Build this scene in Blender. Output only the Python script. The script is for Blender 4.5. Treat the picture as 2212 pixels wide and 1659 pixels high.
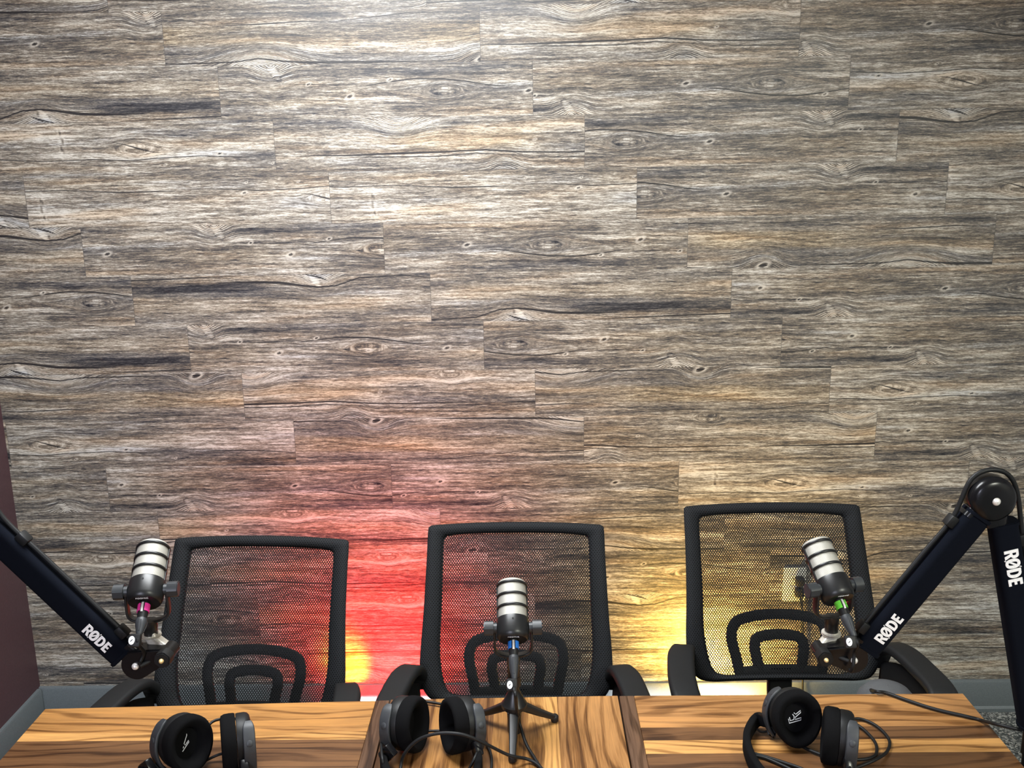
import bpy, bmesh, math, random
import numpy as np
from mathutils import Vector, Matrix
random.seed(7)

# ------------------------------------------------------------------ clear
for o in list(bpy.data.objects):
    bpy.data.objects.remove(o, do_unlink=True)
scene = bpy.context.scene
col = scene.collection

# ------------------------------------------------------------------ camera
H = 1.8033                       # lens height above the carpet
F_PX, PIT, ROL, YAW = 2050.0, 0.2264094, -0.0156724, -0.015723
WALL = 2.8786927                 # distance to the plank wall
Fv = Vector((math.sin(YAW)*math.cos(PIT), math.cos(YAW)*math.cos(PIT), -math.sin(PIT)))
R0 = Vector((math.cos(YAW), -math.sin(YAW), 0)); U0 = R0.cross(Fv)
Rv = R0*math.cos(ROL)+U0*math.sin(ROL); Uv = -R0*math.sin(ROL)+U0*math.cos(ROL)
EYE = Vector((0, 0, H))
cam_d = bpy.data.cameras.new('camera'); cam = bpy.data.objects.new('camera', cam_d); col.objects.link(cam)
cam_d.sensor_fit = 'HORIZONTAL'; cam_d.sensor_width = 36.0; cam_d.lens = F_PX/2212*36.0
cam_d.clip_start = 0.02; cam_d.clip_end = 50
m = Matrix((Rv, Uv, -Fv)).transposed().to_4x4(); m.translation = EYE
cam.matrix_world = m
scene.camera = cam

# ------------------------------------------------------------------ colour, world, lights
vs = scene.view_settings
scene.display_settings.display_device = 'sRGB'
vs.view_transform = 'Standard'; vs.look = 'None'; vs.gamma = 1.0; vs.use_curve_mapping = False
vs.exposure = 0.0
wd = bpy.data.worlds.new('world'); scene.world = wd; wd.use_nodes = True
wd.node_tree.nodes['Background'].inputs[0].default_value = (0.8, 0.85, 1, 1)
wd.node_tree.nodes['Background'].inputs[1].default_value = 0.06

def area(name, loc, target, sx, sy, power, color, spread=None):
    l = bpy.data.lights.new(name, 'AREA'); l.shape = 'RECTANGLE'; l.size = sx; l.size_y = sy
    l.energy = power; l.color = color
    if spread: l.spread = math.radians(spread)
    o = bpy.data.objects.new(name, l); col.objects.link(o); o.location = loc
    o.rotation_euler = (Vector(target)-Vector(loc)).to_track_quat('-Z', 'Y').to_euler()
    return o
def spot(name, loc, target, power, color, angle, blend, radius):
    l = bpy.data.lights.new(name, 'SPOT'); l.energy = power; l.color = color
    l.spot_size = math.radians(angle); l.spot_blend = blend; l.shadow_soft_size = radius
    o = bpy.data.objects.new(name, l); col.objects.link(o); o.location = loc
    o.rotation_euler = (Vector(target)-Vector(loc)).to_track_quat('-Z', 'Y').to_euler()
    return o
COOL = (0.93, 0.97, 1.0)
area('ceiling_panel_rear', (-1.5, -2.5, 2.58), (-1.5, -2.5, 0), 0.6, 0.6, 215, (0.80, 0.83, 1.0))
area('ceiling_panel_middle', (-0.42, 1.85, 2.58), (-0.42, 1.85, 0), 1.2, 0.6, 78, (0.95, 0.98, 1.0))
area('ceiling_panel_right', (1.6, -0.4, 2.58), (1.6, -0.4, 0), 0.6, 0.6, 78, (0.98, 1.0, 0.86))
# coloured lamps standing on the carpet behind the chairs, shining up the planks
spot('red_floor_lamp', (-0.49, 2.61, 0.05), (-0.49, 2.8787, 0.28), 95, (1.0, 0.008, 0.008), 125, 1.0, 0.05)
spot('yellow_floor_lamp', (0.64, 2.62, 0.05), (0.64, 2.8787, 0.30), 76, (1.0, 0.60, 0.11), 130, 1.0, 0.05)
spot('amber_floor_lamp', (-0.585, 2.70, 0.03), (-0.620, 2.8787, 0.190), 17, (0.9, 0.74, 0.02), 42, 0.9, 0.025)
area('white_floor_strip_red_side', (-0.50, 2.78, 0.025), (-0.50, 2.8787, 0.03), 0.36, 0.02, 3.0, (0.80, 0.94, 1.0), 50)
area('added_baseboard_light_yellow_side', (0.52, 2.74, 0.05), (0.52, 2.8787, 0.055), 0.5, 0.03, 0.35, (0.9, 0.95, 1.0), 60)  # added light, whitens the baseboard that the yellow lamp overexposes

# ------------------------------------------------------------------ helpers
def ray(px, py):
    return Fv + Rv*((px-1106)/F_PX) - Uv*((py-829.5)/F_PX)
def atY(px, py, Y):
    d = ray(px, py); return EYE + d*(Y/d.y)
def atZ(px, py, Z):
    d = ray(px, py); return EYE + d*((Z-H)/d.z)

def cr(pts, n=8, closed=False):
    P = [Vector(p) for p in pts]; out = []; N = len(P)
    rng = range(N if closed else N-1)
    for i in rng:
        if closed: a, b, c, d = P[(i-1) % N], P[i], P[(i+1) % N], P[(i+2) % N]
        else: a, b, c, d = P[max(i-1, 0)], P[i], P[i+1], P[min(i+2, N-1)]
        for k in range(n):
            t = k/n
            out.append(0.5*((2*b)+(c-a)*t+(2*a-5*b+4*c-d)*t*t+(3*b-a-3*c+d)*t**3))
    if not closed: out.append(P[-1])
    return out

def rrect(w, h, r, n=4):
    r = min(r, w/2-1e-5, h/2-1e-5); o = []
    for cx, cy, a0 in ((w/2-r, h/2-r, 0), (-w/2+r, h/2-r, 90), (-w/2+r, -h/2+r, 180), (w/2-r, -h/2+r, 270)):
        for k in range(n+1):
            a = math.radians(a0+90*k/n); o.append((cx+r*math.cos(a), cy+r*math.sin(a)))
    return o

def rotz(a): return Matrix.Rotation(a, 4, 'Z')
def rotx(a): return Matrix.Rotation(a, 4, 'X')
def roty(a): return Matrix.Rotation(a, 4, 'Y')
def T(*v): return Matrix.Translation(Vector(v))
def basis(o, x, y, z):
    mm = Matrix((Vector(x), Vector(y), Vector(z))).transposed().to_4x4(); mm.translation = Vector(o); return mm

class MB:
    def __init__(s): s.v = []; s.f = []; s.uv = []
    def add(s, vs, fs, M=None, uvs=None):
        b = len(s.v)
        for i, p in enumerate(vs):
            p = Vector(p)
            s.v.append(M @ p if M is not None else p)
            s.uv.append(uvs[i] if uvs else (0, 0))
        s.f += [tuple(b+i for i in q) for q in fs]
        return s
    def box(s, size, M=None, bevel=0.0, seg=2):
        bm = bmesh.new(); bmesh.ops.create_cube(bm, size=1.0)
        for v in bm.verts: v.co = Vector((v.co.x*size[0], v.co.y*size[1], v.co.z*size[2]))
        if bevel: bmesh.ops.bevel(bm, geom=bm.edges[:], offset=min(bevel, min(size)*0.49), segments=seg, profile=0.5, affect='EDGES')
        bm.verts.index_update()
        s.add([v.co.copy() for v in bm.verts], [[v.index for v in f.verts] for f in bm.faces], M); bm.free(); return s
    def lathe(s, prof, M=None, n=32, sx=1.0, sy=1.0):
        vs = []; fs = []; uvs = []
        K = len(prof)
        for r, z in prof:
            for i in range(n+1):
                a = 2*math.pi*i/n
                vs.append((r*math.cos(a)*sx, r*math.sin(a)*sy, z)); uvs.append((i/n, z))
        for k in range(K-1):
            for i in range(n):
                a = k*(n+1)+i; fs.append((a, a+1, a+n+2, a+n+1))
        return s.add(vs, fs, M, uvs)
    def sweep(s, pts, sec, up=(0, 0, 1), closed=False, caps=True, scale=None, M=None):
        P = [Vector(p) for p in pts]; N = len(P); vs = []; fs = []; K = len(sec); L = 0; uvs = []
        for i in range(N):
            a = P[(i-1) % N] if closed else P[max(i-1, 0)]
            b = P[(i+1) % N] if closed else P[min(i+1, N-1)]
            t = (b-a).normalized()
            u = Vector(up[i] if isinstance(up, list) else up)
            side = t.cross(u)
            if side.length < 1e-5: side = t.cross(Vector((0.3, 0.8, 0.1)))
            side.normalize(); u2 = side.cross(t)
            if i: L += (P[i]-P[i-1]).length
            k = scale[i] if scale else 1.0
            kx, ky = k if isinstance(k, tuple) else (k, k)
            for j, (x, y) in enumerate(sec): vs.append(P[i]+side*x*kx+u2*y*ky); uvs.append((j/K, L))
        for i in range(N if closed else N-1):
            for j in range(K):
                i2 = (i+1) % N; j2 = (j+1) % K
                fs.append((i*K+j, i*K+j2, i2*K+j2, i2*K+j))
        if caps and not closed:
            fs.append(tuple(range(K))[::-1]); fs.append(tuple((N-1)*K+j for j in range(K)))
        return s.add(vs, fs, M, uvs)
    def tube(s, pts, r, n=10, closed=False, M=None, scale=None):
        sec = [(r*math.cos(2*math.pi*k/n), r*math.sin(2*math.pi*k/n)) for k in range(n)]
        P = [Vector(p) for p in pts]; N = len(P)
        # parallel-transport frames given to sweep as 'up' list
        ups = []; u = None
        for i in range(N):
            a = P[(i-1) % N] if closed else P[max(i-1, 0)]; b = P[(i+1) % N] if closed else P[min(i+1, N-1)]
            t = (b-a).normalized()
            if u is None:
                u = Vector((0, 0, 1)) if abs(t.z) < 0.9 else Vector((1, 0, 0))
            u = (u - t*u.dot(t))
            if u.length < 1e-5: u = Vector((0.3, 0.9, 0.2)) - t*t.dot(Vector((0.3, 0.9, 0.2)))
            u.normalize(); ups.append(u.copy())
        return s.sweep(P, sec, ups, closed, True, scale, M)
    def prism(s, poly, z0, z1, M=None):
        n = len(poly)
        vs = [(x, y, z0) for x, y in poly]+[(x, y, z1) for x, y in poly]
        fs = [tuple(range(n))[::-1], tuple(range(n, 2*n))]+[(i, (i+1) % n, n+(i+1) % n, n+i) for i in range(n)]
        return s.add(vs, fs, M)
    def build(s, name, mat, parent=None, smooth=35, base=None):
        me = bpy.data.meshes.new(name)
        off = base if base is not None else Vector((0, 0, 0))
        me.from_pydata([tuple(v-off) for v in s.v], [], s.f)
        uvl = me.uv_layers.new(name='UVMap')
        idx = np.zeros(len(me.loops), dtype=np.int32); me.loops.foreach_get('vertex_index', idx)
        uvl.data.foreach_set('uv', np.array(s.uv, dtype=np.float32)[idx].ravel())
        bm = bmesh.new(); bm.from_mesh(me)
        bmesh.ops.remove_doubles(bm, verts=bm.verts[:], dist=1e-6)
        bmesh.ops.recalc_face_normals(bm, faces=bm.faces[:]); bm.to_mesh(me); bm.free()
        if smooth:
            me.shade_smooth(); me.set_sharp_from_angle(angle=math.radians(smooth))
        me.materials.append(mat); me.update()
        o = bpy.data.objects.new(name, me); col.objects.link(o)
        if parent: o.parent = parent
        return o

def tag(o, label=None, cat=None, group=None, kind=None):
    if label: o['label'] = label
    if cat: o['category'] = cat
    if group: o['group'] = group
    if kind: o['kind'] = kind
    return o
def thing(name, label, cat, loc=(0, 0, 0), rz=0.0, group=None):
    o = bpy.data.objects.new(name, None); col.objects.link(o)
    o.empty_display_size = 0.05; o.location = loc; o.rotation_euler = (0, 0, rz)
    return tag(o, label, cat, group)

# ------------------------------------------------------------------ materials
class NT:
    def __init__(s, name):
        s.m = bpy.data.materials.new(name); s.m.use_nodes = True
        s.t = s.m.node_tree; s.t.nodes.clear()
        s.out = s.t.nodes.new('ShaderNodeOutputMaterial')
    def n(s, typ, **kw):
        nd = s.t.nodes.new(typ)
        for k, v in kw.items():
            if k == 'ins':
                for kk, vv in v.items():
                    if hasattr(vv, 'is_linked') or isinstance(vv, bpy.types.NodeSocket): s.t.links.new(vv, nd.inputs[kk])
                    else: nd.inputs[kk].default_value = vv
            else: setattr(nd, k, v)
        return nd
    def math(s, op, a, b=None, c=None, clamp=False):
        nd = s.t.nodes.new('ShaderNodeMath'); nd.operation = op; nd.use_clamp = clamp
        for i, x in enumerate((a, b, c)):
            if x is None: continue
            if isinstance(x, bpy.types.NodeSocket): s.t.links.new(x, nd.inputs[i])
            else: nd.inputs[i].default_value = x
        return nd.outputs[0]
    def mix(s, fac, a, b, blend='MIX'):
        nd = s.t.nodes.new('ShaderNodeMix'); nd.data_type = 'RGBA'; nd.blend_type = blend
        for i, x in ((0, fac), (6, a), (7, b)):
            if isinstance(x, bpy.types.NodeSocket): s.t.links.new(x, nd.inputs[i])
            else: nd.inputs[i].default_value = x if i == 0 else (*x, 1.0)
        return nd.outputs[2]
    def ramp(s, fac, stops, interp='LINEAR'):
        nd = s.t.nodes.new('ShaderNodeValToRGB'); nd.color_ramp.interpolation = interp
        e = nd.color_ramp.elements
        while len(e) > 1: e.remove(e[-1])
        e[0].position = stops[0][0]; e[0].color = (*stops[0][1], 1)
        for p, c in stops[1:]:
            x = e.new(p); x.color = (*c, 1)
        s.t.links.new(fac, nd.inputs[0]); return nd.outputs[0]
    def sstep(s, x, lo, hi):
        nd = s.t.nodes.new('ShaderNodeMapRange'); nd.interpolation_type = 'SMOOTHSTEP'
        s.t.links.new(x, nd.inputs[0]); nd.inputs[1].default_value = lo; nd.inputs[2].default_value = hi
        nd.inputs[3].default_value = 0; nd.inputs[4].default_value = 1
        return nd.outputs[0]
    def noise(s, vec, scale, detail=2, rough=0.5, dist=0.0):
        nd = s.t.nodes.new('ShaderNodeTexNoise'); s.t.links.new(vec, nd.inputs['Vector'])
        nd.inputs['Scale'].default_value = scale; nd.inputs['Detail'].default_value = detail
        nd.inputs['Roughness'].default_value = rough; nd.inputs['Distortion'].default_value = dist
        return nd.outputs[0]
    def vec(s, x, y, z):
        nd = s.t.nodes.new('ShaderNodeCombineXYZ')
        for i, a in enumerate((x, y, z)):
            if isinstance(a, bpy.types.NodeSocket): s.t.links.new(a, nd.inputs[i])
            else: nd.inputs[i].default_value = a
        return nd.outputs[0]
    def sep(s, v):
        nd = s.t.nodes.new('ShaderNodeSeparateXYZ'); s.t.links.new(v, nd.inputs[0]); return nd.outputs
    def attr(s, name):
        nd = s.t.nodes.new('ShaderNodeAttribute'); nd.attribute_name = name; return nd.outputs['Vector']
    def bsdf(s, color, rough=0.5, metal=0.0, spec=0.5, normal=None, coat=0.0, emit=None, estr=0.0):
        b = s.t.nodes.new('ShaderNodeBsdfPrincipled')
        for k, x in (('Base Color', color), ('Roughness', rough), ('Metallic', metal), ('Specular IOR Level', spec)):
            if isinstance(x, bpy.types.NodeSocket): s.t.links.new(x, b.inputs[k])
            else: b.inputs[k].default_value = (*x, 1) if k == 'Base Color' else x
        if normal is not None: s.t.links.new(normal, b.inputs['Normal'])
        b.inputs['Coat Weight'].default_value = coat
        if emit: b.inputs['Emission Color'].default_value = (*emit, 1); b.inputs['Emission Strength'].default_value = estr
        s.t.links.new(b.outputs[0], s.out.inputs[0]); return b
    def bump(s, h, strength=0.3, dist=0.001):
        nd = s.t.nodes.new('ShaderNodeBump'); nd.inputs['Strength'].default_value = strength; nd.inputs['Distance'].default_value = dist
        s.t.links.new(h, nd.inputs['Height']); return nd.outputs[0]
    def obj(s):
        return s.t.nodes.new('ShaderNodeTexCoord').outputs['Object']
    def uv(s):
        return s.t.nodes.new('ShaderNodeTexCoord').outputs['UV']

def plain(name, color, rough=0.5, metal=0.0, spec=0.5, grain=0.0, gscale=400, coat=0.0, emit=None, estr=0.0):
    nt = NT(name); c = color; nrm = None
    n1 = nt.noise(nt.obj(), gscale, 2)
    if grain:
        nrm = nt.bump(n1, grain, 0.0008)
    f = nt.ramp(n1, [(0.3, tuple(x*0.88 for x in color)), (0.7, tuple(min(1, x*1.10) for x in color))])
    nt.bsdf(f, rough, metal, spec, nrm, coat, emit, estr); return nt.m

MAT = {}
MAT['black_plastic'] = plain('black_plastic', (0.0065, 0.007, 0.0075), 0.5, 0, 0.3, 0.05, 900)
MAT['black_gloss'] = plain('black_gloss', (0.006, 0.006, 0.007), 0.24, 0, 0.28)
MAT['black_satin'] = plain('black_satin_metal', (0.009, 0.0095, 0.010), 0.36, 0, 0.5, 0.03, 1500)
MAT['grey_plastic'] = plain('charcoal_plastic', (0.026, 0.029, 0.033), 0.5, 0, 0.5, 0.05, 900)
MAT['knob'] = plain('charcoal_knob', (0.024, 0.027, 0.030), 0.42, 0, 0.5, 0.04, 1200)
MAT['foam'] = plain('black_alcantara', (0.0060, 0.0060, 0.0065), 0.95, 0, 0.06, 0.35, 1600)
MAT['neoprene'] = plain('navy_black_neoprene', (0.0036, 0.0048, 0.0088), 0.95, 0, 0.08, 0.2, 1800)
MAT['rubber'] = plain('black_rubber', (0.006, 0.006, 0.0065), 0.55, 0, 0.4)
MAT['cable'] = plain('black_cable_rubber', (0.007, 0.0075, 0.008), 0.5, 0, 0.3)
MAT['nickel'] = plain('brushed_nickel', (0.66, 0.63, 0.56), 0.42, 0.55)
MAT['chrome'] = plain('chrome', (0.84, 0.82, 0.79), 0.40, 0.35)
MAT['brass'] = plain('brass', (0.85, 0.64, 0.30), 0.4, 0.4)
MAT['white'] = plain('white_print', (0.86, 0.87, 0.90), 0.6)
MAT['lettering'] = plain('white_lettering', (0.95, 0.95, 0.97), 0.6)
MAT['pink'] = plain('pink_plastic', (0.90, 0.05, 0.36), 0.45)
MAT['blue'] = plain('blue_plastic', (0.02, 0.20, 0.72), 0.45)
MAT['green'] = plain('green_plastic', (0.16, 0.72, 0.06), 0.45)
MAT['red'] = plain('glowing_red_marker', (0.75, 0.04, 0.03), 0.35, emit=(1, 0.08, 0.05), estr=0.6)  # marker dot with a faint red glow put into its material
MAT['chair_fabric'] = plain('black_seat_fabric', (0.005, 0.005, 0.0055), 0.95, 0, 0.2, 0.4, 900)
MAT['arm_plastic'] = plain('black_arm_plastic', (0.009, 0.0095, 0.010), 0.6, 0, 0.25, 0.25, 700)
MAT['baseboard'] = plain('grey_painted_baseboard', (0.118, 0.137, 0.143), 0.42, 0, 0.5, 0.03, 300)
MAT['plaster'] = plain('pale_grey_plaster', (0.42, 0.42, 0.42), 0.8)
MAT['ceiling'] = plain('white_ceiling_tile', (0.70, 0.70, 0.70), 0.9)
MAT['red_tinted_wall'] = plain('dark_wall_paint_red_tint', (0.070, 0.036, 0.042), 0.55, 0, 0.4, 0.08, 200)  # dark wall, tint of the red light put into its base colour
MAT['outlet'] = plain('ivory_outlet_plastic', (0.70, 0.66, 0.56), 0.4)
MAT['dome_grey'] = plain('grey_fabric', (0.085, 0.088, 0.092), 0.9, 0, 0.2, 0.3, 900)
MAT['table_leg'] = plain('black_powder_coat', (0.02, 0.02, 0.02), 0.5)

def mat_grille():
    nt = NT('woven_steel_grille'); u = nt.sep(nt.uv())
    a = nt.math('MULTIPLY', u[0], 90.0); b = nt.math('MULTIPLY', u[1], 520.0)
    w1 = nt.math('SINE', nt.math('MULTIPLY', nt.math('ADD', a, b), 6.2832))
    w2 = nt.math('SINE', nt.math('MULTIPLY', nt.math('SUBTRACT', a, b), 6.2832))
    mx = nt.math('MAXIMUM', w1, w2)
    c = nt.ramp(nt.math('MULTIPLY_ADD', mx, 0.5, 0.5), [(0.1, (0.10, 0.097, 0.088)), (0.75, (0.50, 0.485, 0.43))])
    nt.bsdf(c, 0.42, 0.35, 0.5, nt.bump(mx, 0.4, 0.0006)); return nt.m
MAT['grille'] = mat_grille()

def hexdots(nt, px, py):
    u = nt.sep(nt.uv())
    a = nt.math('DIVIDE', u[0], px); b = nt.math('DIVIDE', u[1], py)
    def cell(off):
        x = nt.math('SUBTRACT', nt.math('FRACT', nt.math('ADD', a, off)), 0.5)
        y = nt.math('SUBTRACT', nt.math('FRACT', nt.math('ADD', b, off)), 0.5)
        y = nt.math('MULTIPLY', y, py/px)
        return nt.math('SQRT', nt.math('ADD', nt.math('MULTIPLY', x, x), nt.math('MULTIPLY', y, y)))
    return nt.math('MINIMUM', cell(10.0), cell(10.5))
def mat_mesh():
    nt = NT('black_chair_netting'); d = hexdots(nt, 0.0062, 0.0086)
    b = nt.bsdf((0.0055, 0.006, 0.007), 0.8, 0, 0.2)
    hole = nt.math('LESS_THAN', d, 0.298)
    tr = nt.n('ShaderNodeBsdfTransparent')
    mx = nt.n('ShaderNodeMixShader', ins={0: hole, 1: b.outputs[0], 2: tr.outputs[0]})
    nt.t.links.new(mx.outputs[0], nt.out.inputs[0]); return nt.m
MAT['netting'] = mat_mesh()
def mat_frame():
    nt = NT('netting_over_black_frame'); d = hexdots(nt, 0.0062, 0.0086)
    k = nt.sstep(d, 0.22, 0.36)
    c = nt.mix(k, (0.0015, 0.0015, 0.002), (0.0105, 0.012, 0.014))
    nt.bsdf(c, 0.75, 0, 0.22, nt.bump(k, 0.5, 0.001)); return nt.m
MAT['frame'] = mat_frame()

def mat_carpet():
    nt = NT('speckled_grey_loop_carpet'); o = nt.obj()
    v = nt.t.nodes.new('ShaderNodeTexVoronoi'); v.inputs['Scale'].default_value = 190; nt.t.links.new(o, v.inputs['Vector'])
    n2 = nt.noise(o, 60, 3)
    s = nt.sep(v.outputs['Color'])[0]
    x = nt.math('ADD', nt.math('MULTIPLY', s, 0.75), nt.math('MULTIPLY', n2, 0.3))
    c = nt.ramp(x, [(0.15, (0.03, 0.035, 0.035)), (0.55, (0.10, 0.105, 0.10)), (0.9, (0.36, 0.36, 0.33))])
    nt.bsdf(c, 0.95, 0, 0.1, nt.bump(v.outputs['Distance'], 0.8, 0.004)); return nt.m
MAT['carpet'] = mat_carpet()

# ------------------------------------------------------------------ plank wall material (fed by per-plank grain attributes)
def mat_planks():
    nt = NT('weathered_grey_brown_planks')
    g = nt.sep(nt.attr('grain')); ck = nt.sep(nt.attr('crack')); tn = nt.sep(nt.attr('tone')); ed = nt.sep(nt.attr('edge'))
    U, V, S = g[0], g[1], g[2]
    wob = nt.noise(nt.vec(nt.math('MULTIPLY', U, 5.0), nt.math('MULTIPLY', V, 22.0), S), 1.0, 2)
    wob2 = nt.noise(nt.vec(nt.math('MULTIPLY', U, 38.0), nt.math('MULTIPLY', V, 70.0), S), 1.0, 2)
    wob3 = nt.noise(nt.vec(nt.math('MULTIPLY', U, 95.0), nt.math('MULTIPLY', V, 180.0), S), 1.0, 2)
    V2 = nt.math('ADD', nt.math('ADD', nt.math('ADD', V, nt.math('MULTIPLY', nt.math('SUBTRACT', wob3, 0.5), 0.0022)), nt.math('MULTIPLY', nt.math('SUBTRACT', wob, 0.5), 0.0040)), nt.math('MULTIPLY', nt.math('SUBTRACT', wob2, 0.5), 0.0030))
    def streak(su, sv, det, rough=0.55):
        return nt.noise(nt.vec(nt.math('MULTIPLY', U, su), nt.math('MULTIPLY', V2, sv), S), 1.0, det, rough)
    broad = streak(1.6, 22, 3)
    mid = streak(7.0, 140, 4, 0.65)
    fine = streak(40, 400, 4, 0.7)
    grit = streak(130, 560, 2, 0.6)
    fleck = streak(20, 250, 3, 0.6)
    hue = streak(2.2, 26, 2)
    # combined value
    x = nt.math('ADD', nt.math('MULTIPLY', nt.math('SUBTRACT', broad, 0.5), 1.05), nt.math('MULTIPLY', nt.math('SUBTRACT', mid, 0.5), 1.25))
    x = nt.math('ADD', x, nt.math('MULTIPLY', nt.math('SUBTRACT', fine, 0.5), 1.5))
    x = nt.math('ADD', x, nt.math('MULTIPLY', nt.math('SUBTRACT', grit, 0.5), 0.55))
    # printed growth lines where the grain field is pulled round a knot
    ln = nt.math('SINE', nt.math('MULTIPLY', V2, 1150.0))
    lnamt = nt.math('MULTIPLY', nt.math('MULTIPLY', ck[2], nt.math('ADD', broad, 0.1)), 0.48)
    x = nt.math('ADD', x, nt.math('MULTIPLY', ln, lnamt))
    x = nt.math('ADD', nt.math('ADD', x, 0.54), nt.math('SUBTRACT', tn[2], tn[0]))
    c = nt.ramp(x, [(0.02, (0.016, 0.016, 0.019)), (0.24, (0.062, 0.060, 0.060)), (0.42, (0.134, 0.117, 0.096)),
                    (0.56, (0.220, 0.193, 0.154)), (0.71, (0.360, 0.334, 0.282)), (0.93, (0.62, 0.595, 0.53))])
    # warm brown and cool slate drift inside a board
    c = nt.mix(nt.math('MULTIPLY', nt.sstep(hue, 0.50, 0.72), 0.62), c, (1.0, 0.81, 0.62), 'MULTIPLY')
    c = nt.mix(nt.math('MULTIPLY', nt.sstep(hue, 0.48, 0.32), 0.65), c, (0.74, 0.81, 0.95), 'MULTIPLY')
    c = nt.mix(nt.math('MULTIPLY', tn[1], 0.75), c, (1.0, 0.86, 0.64), 'MULTIPLY')
    # cream flecks
    fl = nt.math('MULTIPLY', nt.sstep(fleck, 0.63, 0.74), nt.math('MULTIPLY_ADD', tn[0], -1.2, 0.62, clamp=True))
    c = nt.mix(fl, c, (0.56, 0.51, 0.43))
    # cracks
    for k in (0, 1):
        j = nt.math('ADD', ck[k], nt.math('MULTIPLY', nt.math('SUBTRACT', mid, 0.5), 1.1))
        a = nt.math('ABSOLUTE', j)
        mk = nt.math('SUBTRACT', 1.0, nt.sstep(a, 1.0, 2.0))
        c = nt.mix(nt.math('MULTIPLY', mk, 0.93), c, (0.012, 0.012, 0.014))
    # knots: core, halo
    kn = ed[2]
    halo = nt.math('MULTIPLY', nt.sstep(kn, 2.3, 1.1), nt.sstep(kn, 0.9, 1.15))
    c = nt.mix(nt.math('MULTIPLY', halo, nt.math('MULTIPLY_ADD', fine, 0.9, 0.1)), c, (0.62, 0.58, 0.50))
    core = nt.sstep(kn, 0.95, 0.55)
    c = nt.mix(nt.math('MULTIPLY', core, 0.9), c, (0.02, 0.018, 0.018))
    # board joints
    eu = nt.math('MINIMUM', ed[0], nt.math('SUBTRACT', 0.9144, ed[0]))
    ev = nt.math('MINIMUM', ed[1], nt.math('SUBTRACT', 0.15159, ed[1]))
    jn = nt.math('SUBTRACT', 1.0, nt.sstep(nt.math('MINIMUM', nt.math('MULTIPLY', eu, 1.0), nt.math('MULTIPLY', ev, 1.6)), 0.0004, 0.0016))
    c = nt.mix(nt.math('MULTIPLY', jn, 0.55), c, (0.07, 0.065, 0.06))
    h = nt.math('ADD', nt.math('MULTIPLY', fine, 0.5), nt.math('SUBTRACT', mid, jn))
    rg = nt.math('MULTIPLY_ADD', mid, 0.16, 0.30)
    nt.bsdf(c, rg, 0, 0.55, nt.bump(h, 0.16, 0.0012)); return nt.m
MAT['planks'] = mat_planks()

# ------------------------------------------------------------------ the plank wall
PL, PW = 0.9144, 0.15159
OFF = [-0.03588, 0.11439, 0.26510, 0.42006, 0.57461, 0.71078, 0.86966, 1.02672, 1.17852, 1.47983-0.15]
PER = 1.18
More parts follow.
